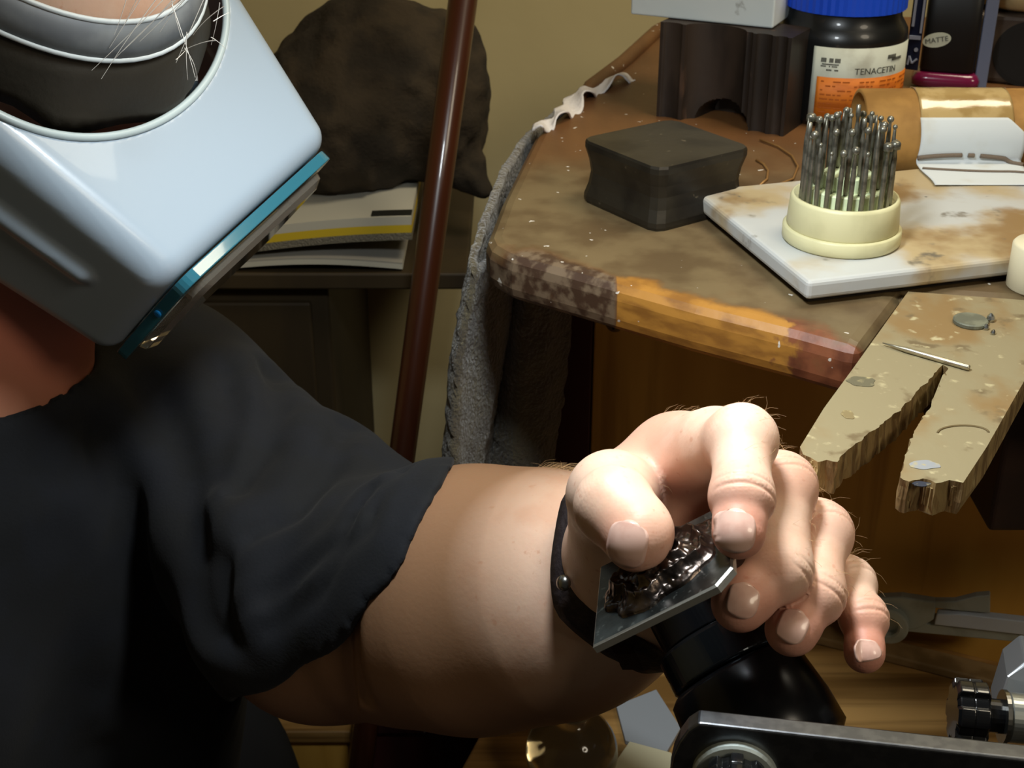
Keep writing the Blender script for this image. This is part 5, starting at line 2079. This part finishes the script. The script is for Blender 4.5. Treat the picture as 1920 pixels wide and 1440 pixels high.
def shell_outer(q):
    y = -q[:, 1]
    w = 0.064 + 0.20 * y
    zt_ = 0.0 + 0.13 * y
    zb_ = -0.074 - 0.05 * y
    hz = (zt_ - zb_) / 2
    cz = (zt_ + zb_) / 2
    R = 0.013
    dx = np.abs(q[:, 0]) - (w - R)
    dz = np.abs(q[:, 2] - cz) - (hz - R)
    dy = np.abs(q[:, 1] + 0.065) - (0.065 - 0.008)
    dd = np.stack([dx, np.maximum(dz, -1), ], 1)
    d2 = np.linalg.norm(np.maximum(dd, 0), axis=1) + np.minimum(np.maximum(dx, dz), 0) - R
    d3 = np.stack([d2 + 0.008, dy], 1)
    return (np.linalg.norm(np.maximum(d3, 0), axis=1) + np.minimum(np.maximum(d2 + 0.004, dy), 0) - 0.008) * 0.95


RIMC = np.array([0, -0.107, 0.010])
RIMA, RIMB = 0.076, 0.057


def shell_sdf(p):
    q = (p - VO) @ VM
    o_ = shell_outer(q)
    d = smax(o_, -(o_ + 0.0024), 0.0006)
    # opening for the head, open back and open lower side
    e_ = np.sqrt((q[:, 0] / RIMA) ** 2 + ((q[:, 1] - RIMC[1]) / np.where(q[:, 1] > RIMC[1], RIMB, 0.12)) ** 2)
    op = (e_ - 1) * RIMB * 0.8
    up = q[:, 2] > -0.03
    d = np.where(up, smax(d, -op, 0.0008), d)
    d = smax(d, -0.127 - q[:, 1], 0.001)
    inner = np.maximum(np.abs(q[:, 0]) - (0.064 + 0.2 * -q[:, 1] - 0.008), q[:, 2] + 0.055)
    d = smax(d, -np.where(q[:, 1] < -0.012, inner, 1.0), 0.0008)
    # the lens window in the front wall
    win = np.maximum(np.abs(q[:, 0]) - 0.048, np.abs(q[:, 2] + 0.036) - 0.026)
    d = smax(d, -np.where(q[:, 1] > -0.012, win, 1.0), 0.0008)
    # raised rib along each side
    ax_ = np.stack([np.abs(q[:, 0]), q[:, 1], q[:, 2]], 1)
    rib = rc(ax_, (0.0695, -0.029, -0.029), (0.0885, -0.123, -0.024), 0.0035, 0.0045)
    return smin(d, rib, 0.005)


cs_ = np.array([vw(a, b, c) for a in (-0.09, 0.09) for b in (-0.14, 0.01) for c in (-0.09, 0.03)])
Vv, Fv = surface(shell_sdf, cs_.min(0), cs_.max(0), 0.0012, B=16, relax=2)
M_shell = mat('satin blue grey plastic', (150, 165, 179), 0.33, coat=0.15, bump=(900, 0.06, 0.0003))
mesh_obj('visor_shell', Vv, Fv, M_shell, visor, smooth=True)
# bead round the head opening, following the top of the shell
bead = []
for t in np.linspace(-0.15, math.pi + 0.15, 72):
    x, y = RIMA * math.cos(t), RIMC[1] + RIMB * math.sin(t)
    y = max(y, -0.126)
    lo_z, hi_z = -0.02, 0.04
    for _ in range(30):
        mid_ = (lo_z + hi_z) / 2
        if shell_outer(np.array([[x, y, mid_]]))[0] < 0:
            lo_z = mid_
        else:
            hi_z = mid_
    bead.append(vw(x, y, lo_z + 0.0004))
MB().tube(bead, 0.0017, 10).build('rim_bead', mat('pale grey bead', (176, 190, 192), 0.35), visor, smooth=True)
# headband: dark comfort band and grey fibre band round the forehead
M_comf = mat('dark brown leatherette', (46, 42, 34), 0.6, bump=(300, 0.3, 0.0008))
M_band = mat('grey fibre band', (120, 124, 126), 0.5, layers=[(60, (104, 108, 112), 0.4, 0.6)])


def brow_pt(t, z, off):
    dr = VL * math.cos(t) + VF * math.sin(t)
    c_ = vw(0, -0.152, z)
    h_ = cast(head_sdf, c_ + dr * 0.125, -dr, 0.12)
    return h_ + dr * off


def ring(name, secs, m, parent, thick=0.0022, t0=-1.2, t1=math.pi + 1.2):
    """secs: (height in the visor frame, stand-off from the head)"""
    n = 72
    ts = np.linspace(t0, t1, n)
    V, Fs = [], []
    for z, yc, a_, b_ in secs:
        for t in ts:
            V.append(brow_pt(t, z, yc))
    for k in range(len(secs) - 1):
        for i in range(n - 1):
            Fs.append((k * n + i, k * n + i + 1, (k + 1) * n + i + 1, (k + 1) * n + i))
    return mesh_obj(name, V, Fs, m, parent, smooth=True, solid=thick)


ring('comfort_band', [(0.003, 0.0022, 0, 0), (0.010, 0.0024, 0, 0), (0.022, 0.0024, 0, 0), (0.035, 0.0024, 0, 0)], M_comf, visor, 0.003)
hb_ = ring('fibre_band', [(0.0335, 0.0042, 0, 0), (0.040, 0.0044, 0, 0), (0.0465, 0.0042, 0, 0)], M_band, visor, 0.0024)
for z, yc in ((0.0332, 0.0052), (0.0469, 0.0050)):
    MB().tube([brow_pt(t, z, yc) for t in np.linspace(-1.2, math.pi + 1.2, 72)], 0.0011, 8).build(
        'band_edge', mat('light band edge', (196, 204, 206), 0.4), hb_, smooth=True)
# turquoise-edged lens plate and the lens in front
M_teal = mat('turquoise acrylic', (58, 128, 148), 0.1, trans=0.4, coat=0.6)


def rrect(a, b, r, n=6):
    out = []
    for cx, cy, t0 in ((a - r, b - r, 0), (-a + r, b - r, math.pi / 2), (-a + r, -b + r, math.pi), (a - r, -b + r, 1.5 * math.pi)):
        for k in range(n + 1):
            t = t0 + k * math.pi / 2 / n
            out.append((cx + r * math.cos(t), cy + r * math.sin(t)))
    return out


def plate_ring(outer, inner, y0, y1, zc):
    n = len(outer)
    V = [vw(x, y0, zc + z) for x, z in outer] + [vw(x, y1, zc + z) for x, z in outer] + [vw(x, y1, zc + z) for x, z in inner] + [vw(x, y0, zc + z) for x, z in inner]
    Fs = []
    for k in range(4):
        for i in range(n):
            j = (i + 1) % n
            Fs.append((k * n + i, k * n + j, ((k + 1) % 4) * n + j, ((k + 1) % 4) * n + i))
    return MB().add(V, Fs)


plate_ring(rrect(0.057, 0.037, 0.008), rrect(0.047, 0.027, 0.006), 0.001, 0.0062, -0.040).build('lens_frame', M_teal, visor, bevel=0.0005)
sx = rrect(0.051, 0.031, 0.008)
V = [vw(x, 0.0064, -0.040 + z) for x, z in sx] + [vw(x * 0.98, 0.0094, -0.040 + z * 0.98) for x, z in sx] + [vw(x * 0.9, 0.0115, -0.040 + z * 0.9) for x, z in sx]
n = len(sx)
Fs = [tuple(range(n))[::-1], tuple(range(2 * n, 3 * n))] + [(k * n + i, k * n + (i + 1) % n, (k + 1) * n + (i + 1) % n, (k + 1) * n + i) for k in range(2) for i in range(n)]
mesh_obj('lens', V, Fs, mat('clear lens', (226, 216, 200), 0.03, trans=0.9, ior=1.5), visor)
MB().lathe(vw(-0.0571, 0.0036, -0.030), -VL, [(0.0017, 0), (0.0017, 0.0008), (0.001, 0.001)], 16).build('lens_screw', mat('blue screw', (24, 120, 190), 0.3, 0.0), visor)
